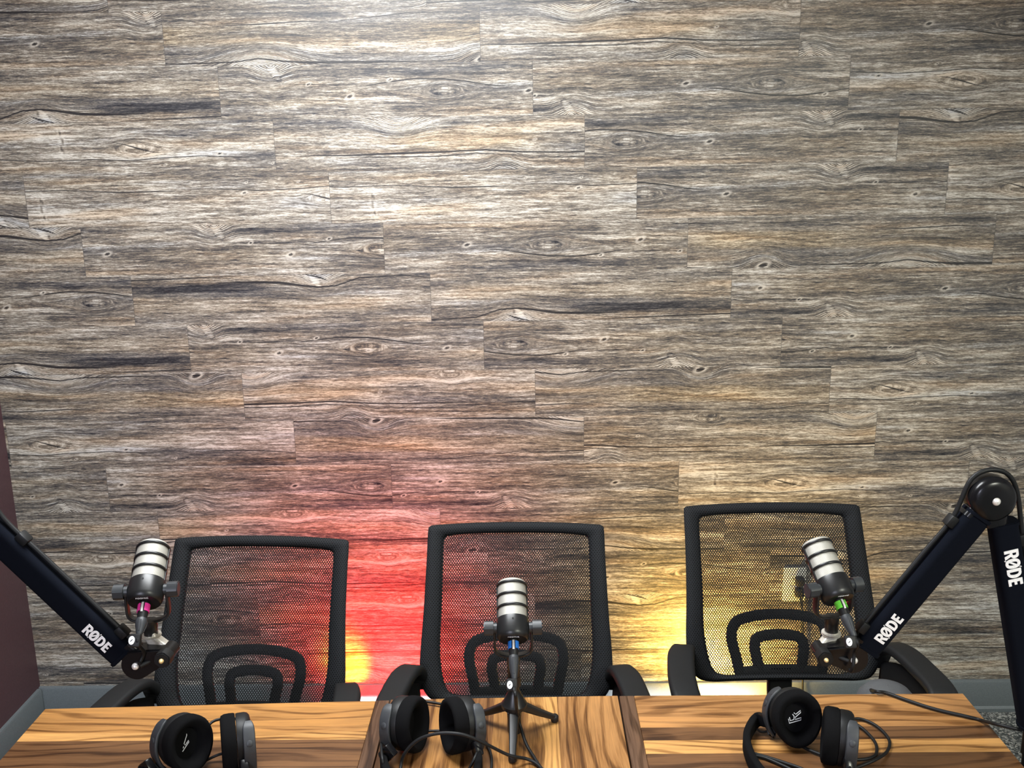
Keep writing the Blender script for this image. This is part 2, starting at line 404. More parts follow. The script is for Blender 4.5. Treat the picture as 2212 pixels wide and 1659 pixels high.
# printed boards: everything in board lengths (u) and board heights (v, downward)
PRINTS = {
 'A': dict(ca=[(0.12, .93, .3), (.22, .95, 1.1), (.40, .93, 1.2), (.47, .87, 1.2), (.55, .93, 1.6), (.62, .96, 2.2), (.85, .97, 2.0), (1.0, .98, .3)],
           cb=[(-.02, .12, .2), (.10, .10, 1.2), (.22, .13, .3), (.34, .28, .4), (.50, .25, 1.2), (.62, .22, 1.0), (.70, .24, .3), (.95, .10, 1.0), (1.05, .1, .3)],
           rings=[(.48, 1.0, .080, .125, 1), (0.0, .98, .045, .06, 1)], knots=[(0.0, .95, 9, 6)],
           bands=[(-.1, .3, .0, .2, .10), (.45, .75, .05, .16, .22), (.66, .95, .74, .9, .22), (-.15, .15, .85, 1, .12), (.3, .9, .2, .32, .08)],
           tan=[(-.2, 1.4, .28, .62, .55)], light=[(.38, .60, .75, 1.0, .16), (.62, .95, .62, .74, .10)]),
 'B': dict(ca=[(-.26, .42, .2), (-.20, .36, .9), (-.10, .29, 1.2), (0, .30, 1.5), (.08, .36, 1.5), (.14, .42, .9), (.22, .46, .2), (.62, .34, .2), (.74, .36, .6), (.86, .38, .7), (.90, .38, .2)],
           cb=[(.36, .44, .2), (.44, .42, .6), (.52, .43, .2)],
           rings=[(0, .52, .022, .075, 0), (.63, .02, .035, .05, 1)], knots=[(.27, .54, 6, 4), (.88, .60, 5.5, 4.5), (-.17, .30, 4, 3), (.75, .36, 3.5, 3)], eyes=[(0, .53, 36, 9)], branch=[(.64, .10)],
           bands=[(-.12, .14, .16, .30, .24), (-.2, .12, .64, .95, .14), (.66, 1.0, .05, .22, .16), (.2, .6, .72, .9, .05)],
           tan=[(.3, .9, .4, .75, .35)], light=[(-.06, .10, .42, .62, .10), (.2, .6, .5, .62, .08), (.85, 1.05, .62, .76, .10)]),
 'C': dict(ca=[(-.08, .72, .7), (.1, .70, .8), (.22, .73, .8), (.32, .69, .8), (.45, .66, .9), (.58, .70, .7), (.64, .70, .2), (.72, .68, .2), (.80, .67, 1.0), (.92, .66, 1.1), (1.04, .70, .9)],
           cb=[(.15, .36, .2), (.20, .42, .7), (.245, .50, 1.6), (.29, .57, .7), (.33, .6, .2)],
           rings=[(.24, .5, .020, .07, 0)], knots=[(.51, .62, 4.5, 3.2), (.33, .82, 2.5, 2), (.50, .82, 2.5, 2), (.68, .82, 2.5, 2)], vert=[(0, .08, .62)],
           bands=[(.62, .70, .56, .66, .30), (.4, 1.1, .88, 1.0, .10), (-.1, .05, .2, .5, -.05)],
           tan=[(.3, 1.2, .72, .95, .25)], light=[(-.1, 1.2, .1, .9, .06), (.16, .32, .35, .62, .10), (.7, .9, .02, .14, .08)]),
 'D': dict(ca=[(-.40, .88, .4), (-.27, .95, 1.0), (-.12, .92, 1.2), (-.04, .76, 1.4), (.02, .74, 1.5), (.08, .78, 2.2), (.15, .84, 2.6), (.26, .86, 1.8), (.36, .84, .2)],
           cb=[(-.02, .86, .2), (.01, .93, 1.8), (.06, 1.0, .8), (.2, 1.0, .1), (.36, .97, .6), (.55, .93, 1.3), (.75, .90, 1.4), (.80, .9, .2)],
           rings=[(0.02, 1.02, .040, .06, 1)], knots=[], branch=[(.03, .9)],
           bands=[(.22, .80, .64, .84, .27), (.05, .25, .50, .62, .20), (-.38, -.05, .82, 1.0, .16), (-.2, .2, .05, .2, .08)],
           tan=[(-.2, .9, .25, .55, .35)], light=[(.0, .12, .80, 1, .14), (.25, .8, .3, .42, .05)]),
 'E': dict(ca=[(-.34, .70, .2), (-.28, .69, .8), (-.17, .70, 1.6), (0, .67, 1.9), (.12, .66, 1.7), (.28, .63, 1.6), (.40, .68, 1.4), (.55, .70, 1.2), (.75, .68, .9), (.8, .68, .2)],
           cb=[(-.18, .72, .2), (-.05, .74, 1.1), (.12, .74, .9), (.25, .69, 1.0), (.36, .73, .5), (.42, .74, .2), (.5, .79, .7), (.7, .80, .8), (.75, .8, .2)],
           rings=[(0, .0, .050, .075, 1), (.34, .98, .028, .05, 1), (.68, .06, .022, .05, 0)], knots=[(.44, .45, 3, 2.2)],
           bands=[(.42, .62, .36, .47, .24), (.28, .85, .50, .64, .14), (-.3, .05, .60, .70, .10), (.3, .8, .74, .95, .10)],
           tan=[(.0, .45, .25, .6, .6)], light=[(-.12, .14, .0, .2, .15), (-.3, .1, .3, .42, .05)]),
}
INST = {(-1, -1): ('A', 0, .12), (-1, 0): ('E', 0, -.7), (-1, 1): ('D', 0, -.6), (-1, 2): ('C', 0, .2),
 (0, -1): ('B', 0, -.32), (0, 0): ('A', 0, .175), (0, 1): ('E', 0, -.30), (0, 2): ('B', 1, .67),
 (1, -1): ('D', 0, -.40), (1, 0): ('B', 0, -.716), (1, 1): ('B', 1, .755), (1, 2): ('C', 1, .60),
 (2, -1): ('C', 0, -.31), (2, 0): ('E', 0, -.40), (2, 1): ('B', 0, -.13), (2, 2): ('D', 1, .20),
 (3, -2): ('D', 0, .3), (3, -1): ('C', 1, .05), (3, 0): ('C', 1, .14), (3, 1): ('B', 0, -.02), (3, 2): ('C', 0, 0.0),
 (4, -2): ('D', 1, .9), (4, -1): ('B', 0, .19), (4, 0): ('B', 1, .545), (4, 1): ('A', 0, -.25), (4, 2): ('B', 0, .3),
 (5, -2): ('B', 0, -.87), (5, -1): ('D', 1, .644), (5, 0): ('D', 0, -.27), (5, 1): ('B', 1, .975),
 (6, -2): ('D', 0, -.39), (6, -1): ('B', 0, .575), (6, 0): ('B', 1, .105), (6, 1): ('B', 1, 1.115),
 (7, -2): ('A', 1, .845), (7, -1): ('E', 0, -.03), (7, 0): ('A', 1, .56), (7, 1): ('C', 0, .03),
 (8, -2): ('C', 0, .10), (8, -1): ('A', 1, .287), (8, 0): ('E', 0, -.925), (8, 1): ('B', 1, .99),
 (9, -3): ('B', 1, .3), (9, -2): ('B', 1, .93), (9, -1): ('B', 1, 1.05), (9, 0): ('C', 0, -.127), (9, 1): ('B', 0, .5),
 (10, -3): ('D', 0, .1), (10, -2): ('E', 0, .2), (10, -1): ('A', 0, -.11), (10, 0): ('A', 1, .8)}

def sm(x, a, b, w):
    return 1/(1+np.exp(-np.clip((x-a)/w, -30, 30))) * 1/(1+np.exp(-np.clip((b-x)/w, -30, 30)))

def plank_fields(pr, u, v):
    """u,v: arrays in board units (canonical). returns warp, ca, cb, lines, dark, tan, light, knot"""
    um = ((u+0.5) % PER)-0.5          # cyclic print
    best = []
    W = np.zeros_like(u); lines = np.zeros_like(u)
    for (u0, v0, A, s, lam) in pr.get('rings', []):
        for k in (-1, 0, 1):
            du = um-(u0+k*PER); g = np.exp(-(du/s)**2)
            if lam:
                dv = (v-v0)*PW; sg = -1.0 if v0 > 0.5 else 1.0
                W += -sg*A*g*0.8*np.exp(-(np.abs(dv)/0.060)**2)
                lines = np.maximum(lines, np.exp(-(du/(s*1.7))**2)*np.exp(-(np.abs(dv)/0.050)**2))
            else:
                dv = (v-v0)*PW
                W += -A*g*np.tanh(dv/0.012)*np.exp(-(np.abs(dv)/0.035)**2)
                lines = np.maximum(lines, 0.55*np.exp(-(du/s)**2)*np.exp(-(np.abs(dv)/0.022)**2))
    def crack(lst):
        best_d = np.full(u.shape, 1e9); best_h = np.full(u.shape, 0.05)
        lst = sorted(lst)
        us = np.array([p[0] for p in lst]); vv = np.array([p[1] for p in lst]); hh = np.array([p[2] for p in lst])
        us3 = np.concatenate([us-PER, us, us+PER]); vv3 = np.tile(vv, 3); hh3 = np.tile(hh, 3)
        o = np.argsort(us3, kind='stable')
        c = np.interp(um, us3[o], vv3[o]); h = np.interp(um, us3[o], hh3[o])
        h = np.where(h < 0.32, 0.02, h)
        return np.clip((v-c)*PW*1000/h, -12, 12)
    ca = crack(pr['ca']); cb = crack(pr['cb'])
    def boxes(lst):
        d = np.zeros_like(u)
        for (a, b, c, e, amt) in lst:
            for k in (-1, 0, 1):
                d += amt*sm(um, a+k*PER, b+k*PER, 0.025)*sm(v, c, e, 0.018)
        return d
    dark = boxes(pr.get('bands', [])); tan = np.clip(boxes(pr.get('tan', [])), 0, 1); light = boxes(pr.get('light', []))
    rho = np.full(u.shape, 4.0)
    for (u0, v0, rx, ry) in pr.get('knots', []):
        for k in (-1, 0, 1):
            du = (um-u0-k*PER)*PL*1000; dv = (v-v0)*PW*1000
            rho = np.minimum(rho, np.sqrt(((du+dv*0.8)/(rx*1.35))**2+(dv/(ry*1.35))**2))
            W += -0.004*np.tanh(dv/4)*np.exp(-(du/22)**2-(dv/10)**2)
    for (u0, v0, rx, ry) in pr.get('eyes', []):
        for k in (-1, 0, 1):
            du = (um-u0-k*PER)*PL*1000; dv = (v-v0)*PW*1000
            e = np.sqrt((du/rx)**2+(dv/ry)**2)
            ringm = np.exp(-((e-1.0)/0.13)**2)*np.where(du < 0, 1.0, 0.55)
            dark += 0.42*ringm; light += 0.14*np.exp(-(e/1.5)**4)
    for (u0, v0) in pr.get('branch', []):
        for k in (-1, 0, 1):
            du = (um-u0-k*PER)*PL*1000; dv = (v-v0)*PW*1000
            a = du*0.83-dv*0.55*1.0; b = du*0.55+dv*0.83
            e = np.sqrt((b/30)**2+(a/11)**2); msk = np.exp(-e**4)
            light += 0.27*msk + 0.20*msk*np.sin(a*1.3); dark += 0.35*np.exp(-((e-1.15)/0.16)**2)*(0.5+0.5*np.sin(b*0.25))
            W += 0.006*msk*np.sin(b*0.12)
    for (u0, a, b) in pr.get('vert', []):
        for k in (-1, 0, 1):
            du = (um-u0-k*PER)*PL*1000; wob = 3*np.sin(v*23)+6*(v-0.3)
            mv = sm(v, a, b, 0.015)
            light += 0.24*mv*np.exp(-((du-wob)/8)**2); dark += 0.55*mv*np.exp(-((du-wob)/3.6)**2)*(0.8+0.2*np.sin(v*40))
    return W, ca, cb, lines, dark, tan, light, rho

def build_plank_wall():
    XL, XR, ZT, ZB = -1.6575, 2.6, 2.6, 0.0
    VS = []; FS = []; A_grain = []; A_crack = []; A_tone = []; A_edge = []; base = 0
    rng = np.random.RandomState(11)
    kinds = ['A', 'B', 'C', 'D', 'E']
    for r in range(-3, 15):
        ztop = H+0.444747-PW*r
        if r in range(0, 9): off = OFF[r]; 
        elif r == 9: off = 1.47983
        elif r < 0: off = OFF[0]+0.1505*r
        else: off = 1.47983+0.1512*(r-9)
        for n in range(-5, 6):
            x0 = -1.0+off+n*PL; x1 = x0+PL
            a = max(x0, XL); b = min(x1, XR)
            if b-a < 0.004: continue
            zt = min(ztop, ZT); zb = max(ztop-PW, ZB)
            if zt-zb < 0.004: continue
            fine = (-1 <= r <= 13) and a < 1.75
            du, dv = (0.0055, 0.0034) if fine else (0.02, 0.012)
            nu = max(2, int(round((b-a)/du))+1); nv = max(2, int(round((zt-zb)/dv))+1)
            xs = np.linspace(a, b, nu); zs = np.linspace(zt, zb, nv)
            X, Z = np.meshgrid(xs, zs)
            ul = (X-x0)/PL; vl = (ztop-Z)/PW
            key = (r, n)
            if key in INST: kd, flip, u0 = INST[key]
            else: kd = kinds[rng.randint(5)]; flip = rng.randint(2); u0 = rng.uniform(0, 1)
            if flip: u = u0-ul; v = 1-vl
            else: u = u0+ul; v = vl
            W, ca, cb, lines, dark, tan, light, rho = plank_fields(PRINTS[kd], u, v)
            seed = {'A': 3.1, 'B': 17.7, 'C': 31.3, 'D': 47.9, 'E': 61.2}[kd]
            um = ((u+0.5) % PER)-0.5
            gu = u*PL; gv = v*PW+W
            VS.append(np.stack([X, np.full_like(X, WALL), Z], -1).reshape(-1, 3))
            A_grain.append(np.stack([gu, gv, np.full_like(gu, seed)], -1).reshape(-1, 3))
            A_crack.append(np.stack([ca, cb, lines], -1).reshape(-1, 3))
            A_tone.append(np.stack([dark, tan, light], -1).reshape(-1, 3))
            A_edge.append(np.stack([X-x0, ztop-Z, rho], -1).reshape(-1, 3))
            i = np.arange(nu-1); j = np.arange(nv-1); I, J = np.meshgrid(i, j)
            p = base+J*nu+I
            FS.append(np.stack([p, p+nu, p+nu+1, p+1], -1).reshape(-1, 4))
            base += nu*nv
    V = np.concatenate(VS); F = np.concatenate(FS)
    # the panel's own thickness: a backing board behind the printed faces
    me = bpy.data.meshes.new('wall_back')
    me.vertices.add(len(V)); me.vertices.foreach_set('co', V.astype(np.float32).ravel())
    me.loops.add(F.size); me.loops.foreach_set('vertex_index', F.astype(np.int32).ravel())
    me.polygons.add(len(F)); me.polygons.foreach_set('loop_start', np.arange(0, F.size, 4, dtype=np.int32))
    me.update(calc_edges=True); me.validate()
    for nm, arr in (('grain', A_grain), ('crack', A_crack), ('tone', A_tone), ('edge', A_edge)):
        at = me.attributes.new(nm, 'FLOAT_VECTOR', 'POINT'); at.data.foreach_set('vector', np.concatenate(arr).astype(np.float32).ravel())
    me.materials.append(MAT['planks'])
    o = bpy.data.objects.new('wall_back', me); col.objects.link(o)
    tag(o, kind='structure')
build_plank_wall()

# ------------------------------------------------------------------ the rest of the room
def struct(name, size, loc, mat):
    mb = MB(); mb.box(size, T(*loc)); return tag(mb.build(name, MAT[mat], None, 0), kind='structure')
struct('floor', (4.4, 6.1, 0.1), (0.5, -0.1, -0.05), 'carpet')
struct('ceiling', (4.4, 6.1, 0.1), (0.5, -0.1, 2.65), 'ceiling')
struct('wall_left', (0.1, 6.1, 2.6), (-1.7075, -0.1, 1.3), 'red_tinted_wall')
struct('wall_right', (0.1, 6.1, 2.6), (2.65, -0.1, 1.3), 'plaster')
struct('wall_front', (4.26, 0.1, 2.6), (0.47, -3.1, 1.3), 'plaster')
def baseboard(name, p0, p1, inward):
    prof = [(0, 0), (0.018, 0), (0.018, 0.012), (0.013, 0.020), (0.013, 0.104), (0.010, 0.111), (0, 0.112)]
    mb = MB(); n = Vector(inward)
    vs = []
    for p in (p0, p1):
        for d, z in prof: vs.append(Vector(p)+n*d+Vector((0, 0, z)))
    K = len(prof)
    mb.add(vs, [(j, j+1, K+j+1, K+j) for j in range(K-1)]+[tuple(range(K)), tuple(range(K, 2*K))[::-1]])
    return tag(mb.build(name, MAT['baseboard'], None, 25), kind='structure')
baseboard('baseboard_back', (-1.6575, WALL, 0), (2.6, WALL, 0), (0, -1, 0))
baseboard('baseboard_left', (-1.6575, -3.05, 0), (-1.6575, WALL-0.0181, 0), (1, 0, 0))

# ------------------------------------------------------------------ tables
def mat_walnut(name, axis, boards, seed):
    """boards: list of (start position across the grain, colour)"""
    nt = NT(name); o = nt.sep(nt.obj())
    a, b = (o[0], o[1]) if axis == 'x' else (o[1], o[0])      # a along grain, b across
    lo, hi = boards[0][0], boards[-1][0]+0.3
    t = nt.math('DIVIDE', nt.math('SUBTRACT', b, lo), hi-lo)
    base = nt.ramp(t, [(max(0.0, (p-lo)/(hi-lo)), c) for p, c in boards], 'CONSTANT')
    idx = nt.ramp(t, [(max(0.0, (p-lo)/(hi-lo)), ((i*0.37) % 1.0,)*3) for i, (p, c) in enumerate(boards)], 'CONSTANT')
    sd = nt.math('MULTIPLY_ADD', nt.sep(idx)[0], 23.0, seed)
    w = nt.noise(nt.vec(nt.math('MULTIPLY', a, 2.0), nt.math('MULTIPLY', b, 9.0), sd), 1.0, 2, 0.45)
    g = nt.math('SINE', nt.math('MULTIPLY', nt.math('ADD', nt.math('MULTIPLY', b, 34.0), nt.math('MULTIPLY', w, 6.5)), 6.2832))
    st = nt.noise(nt.vec(nt.math('MULTIPLY', a, 11.0), nt.math('MULTIPLY', nt.math('ADD', b, nt.math('MULTIPLY', w, 0.05)), 330.0), sd), 1.0, 4, 0.65)
    br = nt.noise(nt.vec(nt.math('MULTIPLY', a, 1.7), nt.math('MULTIPLY', b, 18.0), sd), 1.0, 2)
    x = nt.math('ADD', nt.math('MULTIPLY', nt.sstep(g, 0.2, 1.0), -0.34), nt.math('MULTIPLY', nt.math('SUBTRACT', st, 0.5), 1.15))
    x = nt.math('ADD', x, 0.10)
    x = nt.math('ADD', x, nt.math('MULTIPLY', nt.math('SUBTRACT', br, 0.5), 1.3))
    f = nt.ramp(nt.math('ADD', x, 0.5), [(0.0, (0.22, 0.17, 0.13)), (0.33, (0.62, 0.56, 0.48)), (0.58, (1.0, 1.0, 1.0)), (1.0, (1.45, 1.42, 1.30))])
    c = nt.mix(1.0, base, f, 'MULTIPLY')
    nt.bsdf(c, nt.math('MULTIPLY_ADD', st, 0.12, 0.33), 0, 0.4, nt.bump(st, 0.06, 0.0005)); return nt.m
AMB = (0.33, 0.158, 0.047); YEL = (0.48, 0.25, 0.080); DRK = (0.118, 0.055, 0.022); MID = (0.205, 0.094, 0.033); LGT = (0.35, 0.172, 0.060)
MAT['walnut_left'] = mat_walnut('walnut_boards_left', 'x', [(0.60, MID), (0.90, DRK), (1.30, AMB), (1.42, DRK), (1.607, YEL), (1.632, AMB)], 2.0)
MAT['walnut_right'] = mat_walnut('walnut_boards_right', 'x', [(0.60, MID), (0.95, AMB), (1.36, DRK), (1.555, YEL), (1.598, DRK), (1.64, LGT)], 9.0)
MAT['walnut_middle'] = mat_walnut('walnut_boards_middle', 'y', [(-0.30, DRK), (-0.262, MID), (-0.195, AMB), (-0.13, MID), (-0.075, AMB), (-0.006, YEL), (0.052, LGT)], 15.0)
MAT['walnut_edge'] = mat_walnut('dark_walnut_edge', 'y', [(-0.6, (0.105, 0.056, 0.032)), (0.6, (0.105, 0.056, 0.032))], 21.0)

def table(label, x0, x1, y0a, y1a, y1b, mat, band=None):
    """far edge runs from y1a (left) to y1b (right)"""
    cx, cy = (x0+x1)/2, (y0a+y1a)/2
    t = thing('walnut_table', label, 'table', (cx, cy, 0), 0, 'walnut tables pushed together')
    b0 = Vector((cx, cy, 0))
    def slab(name, xa, xb, mt, z0=0.708, z1=0.740):
        f = lambda x: y1a+(y1b-y1a)*(x-x0)/(x1-x0)
        poly = [(xa, y0a), (xb, y0a), (xb, f(xb)), (xa, f(xa))]
        bm = bmesh.new()
        vs = [bm.verts.new((x, y, z)) for z in (z0, z1) for x, y in poly]
        for q in ((3, 2, 1, 0), (4, 5, 6, 7), (0, 1, 5, 4), (1, 2, 6, 5), (2, 3, 7, 6), (3, 0, 4, 7)): bm.faces.new([vs[i] for i in q])
        bmesh.ops.bevel(bm, geom=bm.edges[:], offset=0.0018, segments=2, profile=0.5, affect='EDGES')
        bm.verts.index_update()
        mb = MB(); mb.add([v.co.copy() for v in bm.verts], [[v.index for v in g.verts] for g in bm.faces]); bm.free()
        o = mb.build(name, mt, t, 30)     # stays in world coordinates so the grain is anchored; origin shifted back
        o.location = -b0
        return o
    xa, xb = x0, x1
    if band == 'right': xb = x1-0.028; slab('edge_band', xb, x1, MAT['walnut_edge'])
    if band == 'left': xa = x0+0.030; slab('edge_band', x0, xa, MAT['walnut_edge'])
    slab('tabletop', xa, xb, MAT[mat])
    for sx in (x0+0.05, x1-0.05):
        for sy in (y0a+0.05, min(y1a, y1b)-0.30):
            mb = MB(); mb.box((0.04, 0.04, 0.708), T(sx, sy, 0.354), 0.003); mb.build('leg', MAT['table_leg'], t, 30, b0)
    return t
table('walnut table on the left, dark strip along its right edge', -0.988, -0.2885, 0.75, 1.7225, 1.7455, 'walnut_left', 'right')
table('narrow walnut table in the middle, grain running towards the chairs', -0.2865, 0.1795, 0.75, 1.7480, 1.7570, 'walnut_middle')
table('walnut table on the right, dark strip along its left edge', 0.1825, 0.8825, 0.75, 1.7560, 1.7560, 'walnut_right', 'left')
TZ = 0.7405

# ------------------------------------------------------------------ office chairs
def chair(label, x, y, yaw, zb):
    t = thing('office_chair', label, 'chair', (x, y, 0), yaw, 'mesh-back office chairs')
    def P(a, h, d=0.0):
        g = h+0.039                      # the curve of the backrest, measured from below its lower rail
        y_ = 0.20+0.36*g+0.22*g*g-0.014*(a/0.22)**2
        z_ = zb+0.925*h-0.06*h*h
        n = Vector((0.06*a/0.0484, -0.91, 0.41)).normalized()
        return Vector((a, y_, z_))+n*d
    def contour(pts, n=10): return [(p.x, p.y) for p in cr([(a, b, 0) for a, b in pts], n, True)]
    def half(pts): return pts+[(-a, b) for a, b in reversed(pts)]
    outer_r = [(0.06, 0.424), (0.14, 0.423), (0.200, 0.4215), (0.2155, 0.4185), (0.2195, 0.405), (0.2210, 0.33), (0.2255, 0.21), (0.2315, 0.11), (0.230, 0.06), (0.216, 0.022), (0.185, 0.003), (0.10, 0.0)]
    inner_r = [(0.06, 0.397), (0.12, 0.396), (0.164, 0.394), (0.177, 0.390), (0.182, 0.376), (0.183, 0.31), (0.184, 0.21), (0.186, 0.13), (0.180, 0.070), (0.168, 0.032), (0.145, 0.017), (0.08, 0.014)]
    O = contour(half(outer_r)); I = contour(half(inner_r))
    prof = [(0, 0.0), (0.03, 0.008), (0.18, 0.013), (0.5, 0.015), (0.85, 0.011), (0.97, 0.006), (1, 0.0), (0.95, -0.010), (0.5, -0.014), (0.05, -0.010)]
    mb = MB(); vs = []; fs = []; uvs = []; K = len(prof); N = len(O)
    for (ox, oh), (ix, ih) in zip(O, I):
        for w, d in prof:
            a = ox+(ix-ox)*w; h = oh+(ih-oh)*w
            vs.append(P(a, h, d)); uvs.append((a, h))
    for i in range(N):
        for j in range(K):
            fs.append((i*K+j, i*K+(j+1) % K, ((i+1) % N)*K+(j+1) % K, ((i+1) % N)*K+j))
    mb.add(vs, fs, None, uvs); mb.build('back_frame', MAT['frame'], t, 50)
    # netting panel
    mb = MB(); vs = []; fs = []; uvs = []; cx, ch = 0.0, 0.20; RR = [1.02, 0.8, 0.6, 0.4, 0.2, 0.02]
    for rr in RR:
        for a, h in I:
            a2 = cx+(a-cx)*rr; h2 = ch+(h-ch)*rr; vs.append(P(a2, h2, 0.004)); uvs.append((a2, h2))
    for k in range(len(RR)-1):
        for i in range(N): fs.append((k*N+i, k*N+(i+1) % N, (k+1)*N+(i+1) % N, (k+1)*N+i))
    fs.append(tuple((len(RR)-1)*N+i for i in range(N)))
    mb.add(vs, fs, None, uvs); mb.build('netting', MAT['netting'], t, 0)
    # lumbar arches behind the netting
    mb = MB()
    for pts, w in (([(-0.100, 0.008), (-0.108, 0.05), (-0.118, 0.100), (-0.106, 0.136), (-0.06, 0.150), (0, 0.154), (0.06, 0.150), (0.106, 0.136), (0.118, 0.100), (0.108, 0.05), (0.100, 0.008)], 0.026),
                   ([(-0.050, 0.008), (-0.057, 0.05), (-0.061, 0.078), (-0.050, 0.099), (0, 0.106), (0.050, 0.099), (0.061, 0.078), (0.057, 0.05), (0.050, 0.008)], 0.026),
                   ([(-0.108, 0.015), (-0.05, 0.019), (0, 0.020), (0.05, 0.019), (0.108, 0.015)], 0.030)):
        path = cr([P(a, h, -0.016) for a, h in pts], 6)
        mb.sweep(path, rrect(w, 0.010, 0.004, 2), [(P(0, 0.1, 1)-P(0, 0.1, 0))]*len(path))
    o = mb.build('lumbar_support', MAT['black_plastic'], t, 40)
    # spine and seat
    mb = MB(); mb.sweep(cr([P(0, 0.03, -0.02), Vector((0, 0.235, zb-0.05)), Vector((0, 0.20, zb-0.13)), Vector((0, 0.10, zb-0.150)), Vector((0, 0.0, zb-0.150))], 6), rrect(0.06, 0.022, 0.008), (0, -1, 0.3))
    mb.build('back_bracket', MAT['black_plastic'], t, 40)
    zs = zb-0.095
    mb = MB(); mb.box((0.46, 0.44, 0.075), T(0, -0.02, zs), 0.034, 5); mb.build('seat', MAT['chair_fabric'], t, 50)
    for s in (-1, 1):
        za = zb+0.106
        pad = cr([(s*0.232, 0.225, za-0.075), (s*0.236, 0.218, za-0.040), (s*0.246, 0.190, za-0.010), (s*0.260, 0.140, za), (s*0.272, 0.06, za), (s*0.276, 0.00, za), (s*0.274, -0.035, za-0.008), (s*0.268, -0.045, za-0.035)], 6)
        sc = [(0.62+0.38*min(1, k/18), 1.0) for k in range(len(pad))]
        mb = MB(); mb.sweep(pad, rrect(0.062, 0.024, 0.010), [Vector((0, 0.25, 1)) if k > 5 else Vector((0, 1, 0.6)) for k in range(len(pad))], scale=sc)
        ap = mb.build('armrest', MAT['arm_plastic'], t, 50)
        up = cr([(s*0.268, -0.01, za-0.012), (s*0.272, -0.02, za-0.08), (s*0.262, -0.02, zs-0.03), (s*0.20, 0.0, zs-0.05)], 6)
        mb = MB(); mb.sweep(up, rrect(0.055, 0.020, 0.008), (0, 1, 0.2)); 
        sheet = [(s*0.233, 0.215, za-0.06), (s*0.25, 0.15, za-0.035), (s*0.262, 0.04, za-0.03), (s*0.262, -0.03, za-0.03)]
        low = [(s*0.225, 0.205, zs+0.01), (s*0.235, 0.15, zs-0.01), (s*0.245, 0.04, zs-0.02), (s*0.25, -0.03, zs-0.03)]
        A_ = cr(sheet, 5); B_ = cr(low, 5); n_ = len(A_)
        off_ = Vector((s*0.012, 0, 0))
        vsx = A_+B_+[p+off_ for p in A_]+[p+off_ for p in B_]
        fx = []
        for i in range(n_-1):
            fx += [(i, i+1, n_+i+1, n_+i), (2*n_+i, 3*n_+i, 3*n_+i+1, 2*n_+i+1), (i, 2*n_+i, 2*n_+i+1, i+1), (n_+i, n_+i+1, 3*n_+i+1, 3*n_+i)]
        fx += [(0, n_, 3*n_, 2*n_), (n_-1, 3*n_-1, 4*n_-1, 2*n_-1)]
        mb.add(vsx, fx); mb.build('arm_support', MAT['chair_fabric'], t, 40)
    mb = MB(); mb.lathe([(0.001, 0.06), (0.028, 0.06), (0.028, 0.25), (0.02, 0.252), (0.02, zs-0.04), (0.05, zs-0.038), (0.001, zs-0.034)], None, 20); mb.build('gas_column', MAT['black_plastic'], t, 40)
    for k in range(5):
        a = math.radians(72*k+54)
        d = Vector((math.cos(a), math.sin(a), 0))
        mb = MB(); mb.sweep([d*0.02+Vector((0, 0, 0.10)), d*0.15+Vector((0, 0, 0.095)), d*0.25+Vector((0, 0, 0.07))], rrect(0.045, 0.03, 0.01), scale=[1.1, 0.95, 0.75])
        lg = mb.build('base_leg', MAT['black_plastic'], t, 40)
        mb = MB(); M = T(*(d*0.245+Vector((0, 0, 0.028)))) @ rotz(a) @ rotx(math.pi/2)
        mb.lathe([(0.001, -0.02), (0.024, -0.02), (0.028, -0.016), (0.028, 0.016), (0.024, 0.02), (0.001, 0.02)], M, 18)
        mb.tube([d*0.245+Vector((0, 0, 0.05)), d*0.245+Vector((0, 0, 0.075))], 0.008, 8)
        mb.build('caster', MAT['rubber'], lg, 40)
    return t
chair('black mesh-back chair at the left table, red light showing through its netting', -0.684, 1.815, math.radians(-3), 0.526)
chair('black mesh-back chair at the middle table, behind the tripod microphone', -0.038, 1.850, math.radians(-1), 0.542)
chair('black mesh-back chair at the right table, yellow light and a wall socket behind its netting', 0.612, 1.875, math.radians(0), 0.578)

# ------------------------------------------------------------------ microphones
def mb_text(s, size, M, name, mat, parent, base, extrude=0.0002):
    cu = bpy.data.curves.new(name, 'FONT'); cu.body = s; cu.size = size; cu.align_x = 'CENTER'; cu.align_y = 'CENTER'
    cu.extrude = extrude; cu.offset = 0.0
    ob = bpy.data.objects.new(name, cu); col.objects.link(ob)
    bpy.context.view_layer.update()
    me = bpy.data.meshes.new_from_object(ob.evaluated_get(bpy.context.evaluated_depsgraph_get()))
    bpy.data.objects.remove(ob, do_unlink=True)
    me.transform(T(*(-base)) @ M); me.materials.clear(); me.materials.append(mat)
    o = bpy.data.objects.new(name, me); col.objects.link(o); o.parent = parent
    return o

